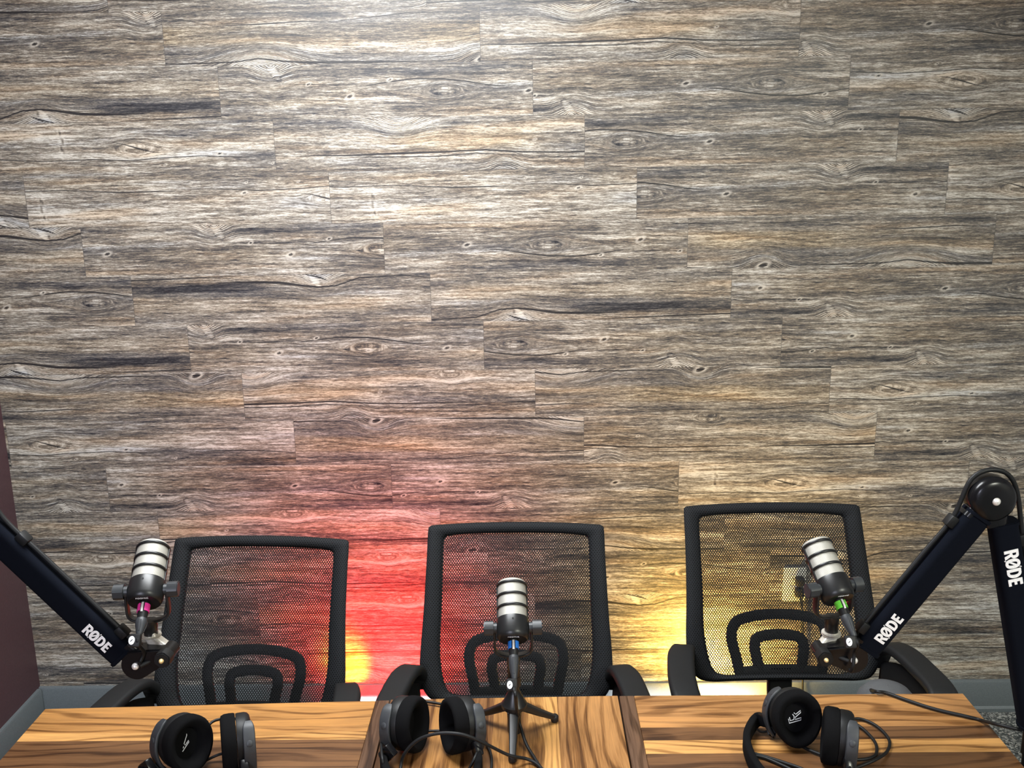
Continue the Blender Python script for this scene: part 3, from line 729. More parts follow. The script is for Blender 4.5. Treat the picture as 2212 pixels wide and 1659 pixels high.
def microphone(label, c, psi, elev, stem_to):
    """c knob-axis centre; psi heading (0 = towards the plank wall, + = turned left); elev tilt above horizontal"""
    c = Vector(c)
    t = thing('microphone', label, 'microphone', c, 0, 'podcast microphones')
    kx = Vector((math.cos(psi), math.sin(psi), 0)); fw = Vector((-math.sin(psi), math.cos(psi), 0))
    ax = fw*math.cos(elev)+Vector((0, 0, 1))*math.sin(elev); yy = ax.cross(kx)
    M = basis(c-ax*0.024, kx, yy, ax)           # local z runs from the rear plate to the grille
    b = Vector(c)
    mb = MB(); mb.lathe([(0.0005, 0.0015), (0.022, 0.001), (0.0255, 0.0), (0.0272, 0.0012), (0.0296, 0.0065), (0.0302, 0.010), (0.0302, 0.0385), (0.0295, 0.0405), (0.0272, 0.0412), (0.0005, 0.0412)], M, 48)
    mb.lathe([(0.0005, 0.0004), (0.0018, 0.0004), (0.0018, -0.0002), (0.0005, -0.0002)], M @ T(0, -0.0302, 0.031) @ rotx(math.pi/2), 12)
    mb.build('body', MAT['black_satin'], t, 40, b)
    mb = MB(); mb.lathe([(0.0272, 0.0412), (0.0272, 0.108), (0.0266, 0.1115), (0.0245, 0.1140), (0.020, 0.1153), (0.0005, 0.1160)], M, 48)
    mb.build('grille', MAT['grille'], t, 40, b)
    for z in (0.0588, 0.0815, 0.1040):
        mb = MB(); mb.lathe([(0.0270, z-0.0005), (0.0290, z), (0.0296, z+0.0008), (0.0296, z+0.0036), (0.0290, z+0.0044), (0.0270, z+0.0049)], M, 48)
        mb.build('band', MAT['black_satin'], t, 40, b)
    for k in range(2):
        a = math.pi*k
        mb = MB(); mb.sweep([(0.0284*math.cos(a), 0.0284*math.sin(a), 0.040), (0.0284*math.cos(a), 0.0284*math.sin(a), 0.108)], rrect(0.006, 0.0026, 0.001), Vector((math.cos(a), math.sin(a), 0)), M=M)
        mb.build('cage_rib', MAT['black_satin'], t, 40, b)
    for s in (-1, 1):
        Mk = basis(c, kx, fw, (0, 0, 1)) @ rotz(0 if s > 0 else math.pi) @ roty(math.pi/2)
        mb = MB(); mb.lathe([(0.0005, 0.030), (0.010, 0.030), (0.010, 0.037), (0.0005, 0.037)], Mk, 20)
        hexp = []
        for k in range(6):
            for d in (-9, 9):
                a = math.radians(60*k+d+rnd_knob(s)); hexp.append((0.0138*math.cos(a), 0.0138*math.sin(a)))
        mb.prism(hexp, 0.0365, 0.0535, Mk); mb.prism([(x*0.86, y*0.86) for x, y in hexp], 0.0535, 0.0545, Mk)
        mb.build('knob', MAT['knob'], t, 30, b)
    # yoke: strap from knob to knob, hanging straight down, then the threaded stem
    Y = basis(c, kx, fw, (0, 0, 1))
    pts = [(-0.0342, 0, 0.006), (-0.0345, 0, -0.02), (-0.0345, 0, -0.040), (-0.030, 0, -0.0495), (-0.018, 0, -0.055), (0, 0, -0.057), (0.018, 0, -0.055), (0.030, 0, -0.0495), (0.0345, 0, -0.040), (0.0345, 0, -0.02), (0.0342, 0, 0.006)]
    path = cr([Y @ Vector(p) for p in pts], 5)
    mb = MB(); mb.sweep(path, rrect(0.0046, 0.016, 0.0018), fw); mb.build('yoke', MAT['black_satin'], t, 40, b)
    mb = MB(); mb.lathe([(0.0005, -0.054), (0.0125, -0.055), (0.0125, -0.070), (0.0118, -0.071), (0.0118, stem_to-c.z), (0.0005, stem_to-c.z)], T(*c), 24); mb.build('stem', MAT['black_satin'], t, 40, b)
    mb_text('PODMIC', 0.0056, M @ T(0, -0.0168, -0.0002) @ rotx(math.pi), 'lettering', MAT['white'], t, b)
    return t, M, ax, kx, yy
def rnd_knob(s): return 0 if s < 0 else 14

MIC1 = Vector((-0.6626, 1.5130, 1.0955)); MIC2 = Vector((-0.0310, 1.6270, 0.9607)); MIC3 = Vector((0.5485, 1.5872, 1.0551))
m1 = microphone('black and silver microphone with a pink cable plug, on the left boom arm', MIC1, math.radians(7), math.radians(36), 1.012)
m2 = microphone('black and silver microphone with a blue cable plug, on the small tripod', MIC2, math.radians(2), math.radians(42), 0.862)
m3 = microphone('tilted black and silver microphone with a green cable plug, on the right boom arm', MIC3, math.radians(15), math.radians(41), 0.968)

def mic_cable(label, mic, ringmat, path, LB=0.075, name='microphone_cable'):
    """plug on the rear plate, boot, then the lead along path (world points)"""
    _, M, ax, kx, yy = mic
    root = M @ Vector((0, 0.002, 0))
    t = thing(name, label, 'cable', root, 0)
    b = Vector(root); Q = basis(root, kx, -yy, -ax)      # local z runs outward
    mb = MB(); mb.lathe([(0.0005, -0.0005), (0.0088, -0.0005), (0.0088, 0.022), (0.0080, 0.026), (0.0080, 0.030), (0.0005, 0.030)], Q, 28); mb.build('plug', MAT['black_satin'], t, 40, b)
    mb = MB()
    for a0, a1 in ((-68, 68), (112, 248)):
        vs = []; fs = []; n = 14
        for i in range(n+1):
            a = math.radians(a0+(a1-a0)*i/n)
            for r, z in ((0.0090, 0.003), (0.0103, 0.003), (0.0103, 0.0165), (0.0090, 0.0165)): vs.append((r*math.cos(a), r*math.sin(a), z))
        for i in range(n):
            for j in range(4): fs.append((i*4+j, i*4+(j+1) % 4, i*4+4+(j+1) % 4, i*4+4+j))
        fs += [(0, 1, 2, 3), (n*4+3, n*4+2, n*4+1, n*4)]
        mb.add(vs, fs, Q)
    mb.build('coloured_ring', MAT[ringmat], t, 40, b)
    mb = MB(); mb.sweep([(0, 0.0092, 0.002), (0, 0.0100, 0.006), (0, 0.0100, 0.014), (0, 0.0090, 0.019)], rrect(0.004, 0.0018, 0.0008), (0, 1, 0), M=Q); mb.build('latch', MAT['chrome'], t, 40, b)
    q = (LB-0.033)/0.045
    bz = lambda z: 0.033+(z-0.033)*q
    mb = MB(); mb.lathe([(0.0005, 0.029), (0.0088, 0.029), (0.0096, 0.033), (0.0096, bz(0.040)), (0.0086, bz(0.050)), (0.0068, bz(0.062)), (0.0055, bz(0.074)), (0.0045, bz(0.078)), (0.0005, bz(0.078))], Q, 28)
    for k in range(3):
        a = math.radians(90+120*k)
        mb.sweep([(0.0092*math.cos(a), 0.0092*math.sin(a), 0.034), (0.0086*math.cos(a), 0.0086*math.sin(a), bz(0.05)), (0.0062*math.cos(a), 0.0062*math.sin(a), bz(0.068))], rrect(0.005, 0.0024, 0.001), Vector((math.cos(a), math.sin(a), 0)), scale=[1, 0.9, 0.5], M=Q)
    mb.build('boot', MAT['grey_plastic'], t, 40, b)
    end = Q @ Vector((0, 0, LB-0.002)); nxt = Q @ Vector((0, 0, LB+0.014))
    mb = MB(); mb.tube(cr([end, nxt]+path, 8), 0.0032, 10); mb.build('lead', MAT['cable'], t, 60, b)
    # cable tag with a round white emblem
    tg = Q @ Vector((0, 0, LB+0.010))
    up = Vector((0, 0.50, 0.866)); rt = Vector((1, 0, 0)); nn = rt.cross(up)
    B2 = basis(tg, rt, up, nn); tx_ = -0.006 if ringmat == 'green' else 0.0
    mb = MB(); mb.box((0.020, 0.022, 0.011), B2 @ T(-0.005+tx_, 0, 0), 0.003); o1 = mb.build('cable_tag', MAT['rubber'], t, 40, b)
    mb = MB(); mb.lathe([(0.0004, 0.0), (0.0064, 0.0), (0.0064, 0.0010), (0.0004, 0.0012)], B2 @ T(-0.0085+tx_, 0, 0.0056), 20, 0.8, 1.1); mb.build('emblem', MAT['white'], o1, 40, b)
    mb = MB(); mb.sweep([(-0.0020, -0.0016, 0), (0.0006, 0.0, 0), (-0.0006, 0.0, 0), (0.0020, 0.0016, 0)], rrect(0.0009, 0.0004, 0.0001, 1), (0, 0, 1), M=B2 @ T(-0.0085+tx_, 0, 0.0069)); mb.build('emblem_mark', MAT['rubber'], o1, 40, b)
    return t

# ------------------------------------------------------------------ mini tripod
def tripod():
    c = Vector((-0.031, 1.630, 0)); b = Vector((c.x, c.y, TZ))
    t = thing('mini_tripod', 'small black tripod standing on the middle table', 'tripod', b)
    mb = MB()
    mb.lathe([(0.0005, 0.862), (0.0125, 0.862), (0.0135, 0.850), (0.0135, 0.842), (0.010, 0.838), (0.010, 0.832), (0.013, 0.826), (0.021, 0.808), (0.0245, 0.804), (0.0245, 0.797), (0.020, 0.793), (0.015, 0.792), (0.0135, 0.775), (0.0135, 0.7445), (0.0005, 0.7445)], T(c.x, c.y-0.003, 0), 28)
    mb.build('column', MAT['black_satin'], t, 40, b)
    for px, py in ((1030, 1546), (1198, 1551), (1107, 1637)):
        ft = atZ(px, py, TZ+0.0075)
        d = (Vector((ft.x, ft.y, 0))-c); d.z = 0; d.normalize()
        top = c+d*0.017+Vector((0, 0, 0.792))
        mb = MB(); mb.sweep([top, top.lerp(ft, 0.5), ft+Vector((0, 0, 0.002))], rrect(0.017, 0.011, 0.003), (0, 0, 1), scale=[(1.15, 1.5), (0.95, 1.1), (0.72, 0.8)])
        hinge = top
        side = d.cross(Vector((0, 0, 1)))
        mb.tube([hinge-side*0.012, hinge+side*0.012], 0.006, 12)
        lg = mb.build('leg', MAT['black_satin'], t, 40, b)
        mb = MB(); M = basis(ft, d, side, (0, 0, 1))
        mb.lathe([(0.0005, -0.0073), (0.0062, -0.0073), (0.0078, -0.005), (0.0078, 0.004), (0.006, 0.0066), (0.0005, 0.0072)], M, 18); mb.build('rubber_foot', MAT['rubber'], lg, 50, b)
    return t
tripod()
P2 = [atY(1114, 1505, 1.512), atZ(1119, 1550, TZ+0.045), atZ(1136, 1605, TZ+0.012), atZ(1156, 1640, TZ+0.004), atZ(1185, 1690, TZ+0.004), atZ(1230, 1800, TZ+0.004)]
mic_cable('black cable with a blue plug ring, running down past the tripod', m2, 'blue', P2, 0.072)

# ------------------------------------------------------------------ boom arms
def letters(parent, base, M, height, mat, name='lettering'):
    """the word on the sleeve, as filled outlines"""
    def arc(cx, cy, rx, ry, a0, a1, n=10):
        return [(cx+rx*math.cos(math.radians(a0+(a1-a0)*k/n)), cy+ry*math.sin(math.radians(a0+(a1-a0)*k/n))) for k in range(n+1)]
    L = []
    # R
    L.append([[(0, 0), (0, 1), (.36, 1)]+arc(.40, .70, .25, .30, 85, -40)[1:]+[(.50, .43), (.70, 0), (.44, 0), (.29, .38), (.23, .38), (.23, 0)],
              [(.23, .56), (.23, .82), (.34, .82)]+arc(.34, .69, .09, .13, 80, -80, 6)+[(.34, .56)]])
    # O with a diagonal stroke
    sup = lambda rx, ry, n=28, cx=1.04, cy=.5: [(cx+rx*math.copysign(abs(math.cos(t))**.85, math.cos(t)), cy+ry*math.copysign(abs(math.sin(t))**.85, math.sin(t))) for t in [2*math.pi*k/n for k in range(n)]]
    dx, dy = .56, .83; nx, ny = dy/1.001, -dx/1.001; hw = .055
    inner = sup(.145, .315)
    up = [(x, y) for x, y in inner if (x-1.04)*nx+(y-.5)*ny < -hw]; lo = [(x, y) for x, y in inner if (x-1.04)*nx+(y-.5)*ny > hw]
    def order(ps):
        mx = sum(p[0] for p in ps)/len(ps); my = sum(p[1] for p in ps)/len(ps)
        return sorted(ps, key=lambda p: math.atan2(p[1]-my, p[0]-mx))
    L.append([sup(.37, .52), order(up), order(lo)])
    L.append([[(1.33, 1.03), (1.42, 1.08), (1.36, .88)]])
    L.append([[(.70, -.07), (.80, -.04), (.78, .10)]])
    # D
    L.append([[(1.46, 0), (1.46, 1), (1.76, 1)]+arc(1.78, .5, .37, .5, 85, -85, 14)+[(1.76, 0)],
              [(1.69, .19), (1.69, .81), (1.78, .81)]+arc(1.78, .5, .135, .31, 80, -80, 10)+[(1.78, .19)]])
    # E
    L.append([[(2.22, 0), (2.22, 1), (2.72, 1), (2.72, .80), (2.45, .80), (2.45, .60), (2.68, .60), (2.68, .41), (2.45, .41), (2.45, .20), (2.74, .20), (2.74, 0)]])
    cu = bpy.data.curves.new(name, 'CURVE'); cu.dimensions = '2D'; cu.fill_mode = 'BOTH'; cu.extrude = 0.0008
    for group in L:
        for poly in group:
            sp = cu.splines.new('POLY'); sp.points.add(len(poly)-1); sp.use_cyclic_u = True
            for i, (x, y) in enumerate(poly): sp.points[i].co = ((x-1.37)*height, (y-.5)*height, 0, 1)
    ob = bpy.data.objects.new(name, cu); col.objects.link(ob); bpy.context.view_layer.update()
    me = bpy.data.meshes.new_from_object(ob.evaluated_get(bpy.context.evaluated_depsgraph_get()))
    bpy.data.objects.remove(ob, do_unlink=True)
    me.transform(T(*(-base)) @ M); me.materials.clear(); me.materials.append(mat)
    o = bpy.data.objects.new(name, me); col.objects.link(o); o.parent = parent
    return o

def sleeve(t, base, a, b, nrm, w, d, word_at, word_dir, chan, lh=0.0215):
    """neoprene sleeve from a to b; chan = +1/-1 side of the cable channel; word_dir +1: text reads a->b"""
    ax = (b-a).normalized(); n = (nrm-ax*nrm.dot(ax)).normalized(); sd = ax.cross(n)
    mb = MB(); K = 12; pts = [a.lerp(b, k/K) for k in range(K+1)]
    sc = [(0.985, 0.94)]+[(1, 1)]*(K-1)+[(0.985, 0.94)]
    mb.sweep(pts, rrect(w, d, 0.012, 5), n, scale=sc)
    so = mb.build('sleeve', MAT['neoprene'], t, 40, base)
    for p, q in ((a, ax), (b, -ax)):
        mb = MB(); mb.sweep([p+q*0.001, p+q*0.007], rrect(w+0.003, d+0.003, 0.013, 5), n); mb.build('hem', MAT['neoprene'], so, 40, base)
    tx = ax*word_dir; ty = n.cross(tx)
    p = a.lerp(b, word_at)+n*(d/2+0.0002)
    letters(so, base, basis(p, tx, ty, n), lh, MAT['lettering'])
    # channel clips and the cable held in them
    e = sd*chan
    for f in ((0.12, 0.90) if chan > 0 else (0.235, 0.90)):
        q = a.lerp(b, f)+e*(w/2+0.006)
        mb = MB(); mb.box((0.022, 0.016, 0.020), basis(q, ax, e, n), 0.003); mb.build('cable_clip', MAT['black_plastic'], t, 40, base)
    return ax, n, e

def disc(mb, c, n, r, th):
    u = n.orthogonal().normalized(); v = n.cross(u)
    mb.lathe([(0.0005, -th/2), (r*0.78, -th/2), (r*0.95, -th/2+0.005), (r, -th/2+0.012), (r, th/2-0.012), (r*0.95, th/2-0.005), (r*0.80, th/2-0.0005), (r*0.55, th/2+0.0015), (0.0005, th/2+0.002)], basis(c, u, v, n), 40)
def bolt(t, base, c, n, r, mat='chrome', name='bolt'):
    u = n.orthogonal().normalized(); v = n.cross(u)
    mb = MB(); mb.lathe([(r, -0.002), (r*0.98, 0.0015), (r*0.8, 0.0035), (r*0.4, 0.005), (0.0004, 0.0055)], basis(c, u, v, n), 20)
    return mb.build(name, MAT[mat], t, 60, base)

def boom_arm(label, base_pt, elbow, hub, knobp, nickel, mic_stem_z, plane_low, chan, word_dirs, clampx):
    base = Vector(base_pt)
    t = thing('boom_arm', label, 'microphone arm', base, 0, 'microphone boom arms')
    n_up = Vector((0, -1, 0.0))
    # lower post and clamp
    post = Vector(base_pt)
    mb = MB(); mb.lathe([(0.0005, 0.012), (0.014, 0.012), (0.014, 0.722), (0.017, 0.724), (0.017, post.z+0.012), (0.0005, post.z+0.012)], T(post.x, post.y, 0), 24); mb.build('post', MAT['black_satin'], t, 40, base)
    mb = MB(); mb.lathe([(0.0005, 0.0), (0.085, 0.0), (0.09, 0.004), (0.087, 0.010), (0.0005, 0.014)], T(post.x, post.y, 0), 40); mb.build('base_plate', MAT['black_satin'], t, 40, base)
    # lower sleeve
    lowtop = elbow+Vector((0.015 if post.x > 0 else 0, 0, 0)); d1 = (lowtop-post).normalized(); n1 = (n_up if plane_low is None else plane_low)
    a1 = post+d1*0.012; b1 = lowtop-d1*0.046
    ax1, n1, e1 = sleeve(t, base, a1, b1, n1, 0.048, 0.036, 0.80, word_dirs[0] or -1, chan, 0.0248)
    # upper sleeve
    d2 = (hub-elbow).normalized()
    a2 = elbow+d2*0.034; b2 = hub-d2*0.024
    lowside = -(d2.cross((n_up-d2*n_up.dot(d2)).normalized()))*chan      # away from the cable channel
    a2 += lowside*0.004; b2 += lowside*0.0150
    ax2, n2, e2 = sleeve(t, base, a2, b2, n_up, 0.048, 0.036, 0.815 if chan > 0 else 0.838, word_dirs[1], chan, 0.0215 if chan > 0 else 0.0200)
    # elbow drum
    mb = MB(); disc(mb, elbow, n2, 0.0400, 0.046); el = mb.build('elbow', MAT['black_gloss'], t, 40, base)
    u = d2
    mb = MB(); mb.sweep([elbow+d2*0.0, elbow+d2*0.05], rrect(0.042, 0.034, 0.01), n2); mb.sweep([elbow, elbow-d1*0.05], rrect(0.042, 0.034, 0.01), n1); mb.build('elbow_bracket', MAT['black_gloss'], el, 40, base)
    bolt(el, base, elbow+n2*0.024, n2, 0.0072)
    # hub: egg shaped plate from the hub to the knob
    hd = (knobp-hub); L = hd.length; hx = hd.normalized(); hx = (hx-n2*hx.dot(n2)).normalized(); hy = n2.cross(hx)
    prof = []
    R1, R2 = 0.027, 0.0125
    al = math.asin((R1-R2)/L)
    for k in range(19):
        a = math.pi/2-al*0+ (math.pi)*k/18 ; prof.append((R1*math.cos(a), R1*math.sin(a)))
    for k in range(13):
        a = -math.pi/2+math.pi*k/12; prof.append((L+R2*math.cos(a), R2*math.sin(a)))
    mb = MB(); Mh = basis(hub, hx, hy, n2)
    for z0, z1, k in ((-0.012, 0.018, 1.0), (0.018, 0.0235, 0.93)):
        mb.prism([(x*k, y*k) for x, y in prof], z0, z1, Mh)
    mb.sweep([hub-d2*0.0, hub-d2*0.036], rrect(0.040, 0.030, 0.008), n2)
    hb = mb.build('hub', MAT['black_gloss'], t, 40, base)
    bolt(hb, base, hub+n2*0.0245, n2, 0.0062)
    # hex knob with a brass pin
    hexp = [(0.0145*math.cos(math.radians(60*k+d)), 0.0145*math.sin(math.radians(60*k+d))) for k in range(6) for d in (-8, 8)]
    mb = MB(); Mk = basis(knobp+n2*0.020, hx, hy, n2)
    mb.prism(hexp, 0.0, 0.018, Mk); mb.prism([(x*.85, y*.85) for x, y in hexp], 0.018, 0.020, Mk); kb = mb.build('tension_knob', MAT['black_plastic'], t, 30, base)
    bolt(kb, base, knobp+n2*0.0405, n2, 0.0042, 'brass', 'pin')
    # clevis and stacked nickel rings up to the microphone stem
    nk = Vector(nickel)
    mb = MB(); mb.sweep(cr([knobp+Vector((0, 0, -0.004)), knobp.lerp(Vector((nk.x, nk.y, knobp.z+0.015)), 0.8), Vector((nk.x, nk.y, knobp.z+0.024))], 5), rrect(0.022, 0.020, 0.005), n2); mb.build('clevis', MAT['nickel'], t, 40, base)
    z0 = knobp.z+0.020; z1 = mic_stem_z
    h = z1-z0
    mb = MB()
    mb.lathe([(0.0005, z0), (0.015, z0), (0.0168, z0+0.001), (0.0168, z0+h*0.30), (0.0175, z0+h*0.34), (0.0125, z0+h*0.36), (0.0125, z0+h*0.50), (0.0160, z0+h*0.52), (0.0172, z0+h*0.56), (0.0172, z0+h*0.72), (0.0160, z0+h*0.76), (0.013, z0+h*0.80), (0.013, z1), (0.0005, z1)], T(nk.x, nk.y, 0), 32)
    mb.build('thread_adapter', MAT['nickel'], t, 40, base)
    # the lead lying in the channel over both sleeves
    off = 0.023+0.008
    pts = [a1+e1*off]+[a1.lerp(b1, f)+e1*off for f in (0.3, 0.6, 0.9)]
    m_ = (e1+e2).normalized()
    pts += [elbow+(e1*0.9+m_*0.2).normalized()*0.047, elbow+m_*0.050, elbow+(e2*0.9+m_*0.2).normalized()*0.048]
    pts += [a2.lerp(b2, f)+e2*off for f in (0.10, 0.35, 0.65, 0.90)]+[b2+e2*0.030+d2*0.004]
    pts += [hub+e2*0.030+d2*0.012+n2*0.012, hub+n2*0.030+hx*0.012]
    mb = MB(); mb.tube(cr(pts, 6), 0.0042, 10); mb.build('channel_cable', MAT['cable'], t, 60, base)
    return t, hub+n2*0.030+hx*0.012
YL, YR = 1.513, 1.5872
def back(p, d): return p+Vector((0, d, 0))
EL1 = back(atY(-102, 1094, YL-0.030), 0.029); HB1 = back(atY(291, 1443, YL-0.044), 0.029); KN1 = back(atY(348, 1432, YL-0.058), 0.045)
ba1 = boom_arm('black boom arm reaching in from the left edge with white lettering', (-1.045, 1.36, 0.775), EL1, HB1, KN1, (MIC1.x, MIC1.y, 0), 1.014, Vector((0.35, -1, 0)), -1, (0, 1), -0.988)
EL3 = back(atY(2155, 1086, YR-0.040), 0.029); HB3 = back(atY(1847, 1430, YR-0.044), 0.029); KN3 = back(atY(1786, 1429, YR-0.058), 0.045)
ba3 = boom_arm('black bent boom arm with white lettering, standing at the right table edge', (0.928, YR-0.012, 0.772), EL3, HB3, KN3, (MIC3.x, MIC3.y, 0), 0.970, None, 1, (-1, -1), 0.8825)
e1_, e3_ = ba1[1], ba3[1]
mic_cable('black cable with a pink plug ring, below the left microphone', m1, 'pink', [atY(311, 1408, 1.470), atY(304, 1428, 1.470), e1_+Vector((0, -0.004, 0.006))], 0.058)
mic_cable('black cable with a green plug ring, below the tilted right microphone', m3, 'green', [atY(1846, 1408, 1.535), atY(1843, 1438, 1.530), atY(1838, 1450, 1.535), e3_+Vector((0, -0.004, -0.012))], 0.068)

# ------------------------------------------------------------------ headphones
def headphones(label, cups, band, cables, logo):
    """cups: [(centre, yaw of pad normal measured from +X, pitch)] left then right; band: points along the headband"""
    cxy = (cups[0][0]+cups[1][0])/2; b = Vector((cxy.x, cxy.y, TZ))
    t = thing('headphones', label, 'headphones', b, 0, 'black closed headphones on the tables')
    RY, RZ = 0.045, 0.0515
    def oval(k, x, n=36, egg=0.10, ky=1.0):
        o = []
        for i in range(n):
            a = 2*math.pi*i/n; cy, sz = math.cos(a), math.sin(a)
            o.append((x, RY*k*ky*cy*(1+egg*sz), RZ*k*sz))
        return o
    def loft(rings, M, cap0=True, cap1=True):
        mb = MB(); n = len(rings[0]); vs = [p for r in rings for p in r]; fs = []
        for k in range(len(rings)-1):
            for i in range(n): fs.append((k*n+i, k*n+(i+1) % n, (k+1)*n+(i+1) % n, (k+1)*n+i))
        if cap0: fs.append(tuple(range(n)))
        if cap1: fs.append(tuple((len(rings)-1)*n+i for i in range(n)))
        mb.add(vs, fs, M); return mb
    ends = []
    for ci, (c, yaw, pitch) in enumerate(cups):
        M = T(*c) @ rotz(yaw) @ roty(-pitch)
        shell = loft([oval(.30, -.0275), oval(.66, -.0270), oval(.86, -.0250), oval(.945, -.0215), oval(.98, -.016), oval(.985, -.004), oval(.97, -.001)], M)
        sh = shell.build('ear_cup', MAT['black_plastic'], t, 50, b)
        pad = loft([oval(.985, 0), oval(1.01, .003), oval(1.02, .010), oval(1.015, .019), oval(.97, .0245), oval(.86, .0265), oval(.74, .0235), oval(.64, .0190), oval(.57, .010), oval(.55, -.0005)], M, False, False)
        pd = pad.build('ear_pad', MAT['foam'], t, 50, b)
        dsk = loft([oval(.60, .0004), oval(.60, .0012)], M); dk = dsk.build('driver_cloth', MAT['foam'], t, 50, b)
        for line in logo[ci]:
            mb = MB(); pl = [M @ Vector((.0019, y_, z_)) for y_, z_ in line]
            mb.sweep(pl, rrect(0.0016, 0.0006, 0.0002, 1), (M.to_3x3() @ Vector((1, 0, 0)))); mb.build('side_letter', MAT['white'], dk, 30, b)
        # yoke plate over the shell, hinge at the upper outside, running to the headband end
        end = band[0] if ci == 0 else band[-1]
        ends.append(end)
        sg = -1.0 if ci == 0 else 1.0
        def rim(deg, k): return M @ Vector((-.0215, sg*RY*k*math.cos(math.radians(deg)), RZ*k*math.sin(math.radians(deg))))
        c0 = M @ Vector((-.0215, 0, 0))
        core = [rim(68, 1.00), rim(52, 1.03), rim(30, 1.06), rim(5, 1.08), rim(-22, 1.09), rim(-42, 1.10)]
        E_ = Vector(end)
        path = cr(core+[core[-1].lerp(E_, 0.6), E_], 6); n_ = len(path)
        ups = [((p-c0).normalized() if k < 30 else Vector((0, -0.5, 0.85))) for k, p in enumerate(path)]
        mb = MB(); mb.sweep(path, rrect(0.0210, 0.0060, 0.0025), ups, scale=[(0.55+0.45*math.sin(min(1, k/8)*math.pi/2), 0.7+0.3*min(1, k/6)) if k < 26 else (max(0.6, 1-0.035*(k-25)), 1) for k in range(n_)])
        yk = mb.build('yoke', MAT['grey_plastic'], t, 40, b)
        hc = rim(22, 1.065); hn = (hc-c0).normalized(); hu = (M.to_3x3() @ Vector((1, 0, 0))); hu = (hu-hn*hu.dot(hn)).normalized()
        mb = MB(); mb.lathe([(0.0005, 0.0025), (0.0058, 0.0025), (0.0058, 0.0034), (0.0050, 0.0040), (0.0005, 0.0040)], basis(hc, hu, hn.cross(hu), hn), 20); mb.build('hinge_cap', MAT['grey_plastic'], yk, 40, b)
        if ci == 0:
            mb = MB(); mb.lathe([(0.0004, -0.002), (0.0022, -0.002), (0.0022, 0.001), (0.0012, 0.0022), (0.0004, 0.0024)], M @ T(-.011, -.010, -.0475) @ rotx(math.pi*0.62), 14); o = mb.build('glowing_red_marker', MAT['red'], t, 50, b); o['label'] = 'small red dot under the ear cup'
    bp = cr(band, 8); N = len(bp)
    mb = MB(); ctr = sum((Vector(p) for p in band), Vector())/len(band)
    mb.sweep(bp, rrect(0.008, 0.026, 0.0035), [Vector((0, 0, 1))]*N, scale=[(0.8+0.9*min(1, min(k, N-1-k)/10), 0.85+0.3*min(1, min(k, N-1-k)/10)) for k in range(N)])
    hb = mb.build('headband', MAT['foam'], t, 50, b)
    for k0 in (2, N-3):
        tdir = (bp[k0+1]-bp[k0-1]).normalized(); sd = tdir.cross(Vector((0, 0, 1))).normalized()
        mb = MB(); mb.box((0.026, 0.015, 0.025), basis(bp[k0], tdir, sd, sd.cross(tdir)*-1), 0.003); mb.build('size_slider', MAT['black_gloss'], hb, 40, b)
    for cpts, r in cables:
        mb = MB(); mb.tube(cr(cpts, 8), r, 8); mb.build('cable', MAT['cable'], t, 60, b)
    return t

def tz(px, py, h): return atZ(px, py, TZ+h)
CZ = 0.0520
def mark(pts, cx, cy, k, kz): return [((x-cx)*k, -(y-cy)*k*kz) for x, y in pts]
r_logo = [mark(p, 878, 450, 0.000138, 1.1) for p in ([(789, 466), (798, 522), (962, 492), (966, 463), (884, 482), (884, 455), (962, 400), (960, 375), (893, 418), (868, 398)], [(804, 448), (815, 492), (864, 481), (869, 440), (848, 414)])]
l_logo = [mark(p, 850, 545, 0.000128, 0.95) for p in ([(785, 652), (905, 560), (905, 535), (840, 580), (830, 550), (893, 445), (893, 425)], [(803, 608), (816, 584)])]
# left set
headphones('black headphones at the front of the left table', [(tz(399, 1604, CZ), math.radians(-38), 0.16), (tz(511, 1603, CZ), math.radians(199), 0.02)],
    [tz(322, 1655, .030), tz(311, 1668, .016), tz(318, 1700, .016), tz(350, 1735, .016), tz(420, 1755, .016), tz(490, 1735, .016), tz(524, 1705, .016), tz(530, 1678, .020), tz(529, 1655, .030)],
    [([tz(440, 1580, .05), tz(458, 1560, .055), tz(478, 1553, .055), tz(500, 1552, .05), tz(525, 1556, .03), tz(542, 1566, .012), tz(547, 1580, .006), tz(541, 1597, .005), tz(530, 1612, .004)], 0.0026),
     ([tz(350, 1722, .006), tz(372, 1690, .004), tz(405, 1662, .004), tz(440, 1645, .006), tz(470, 1631, .012), tz(490, 1626, .02)], 0.0026)],
    [l_logo, []])
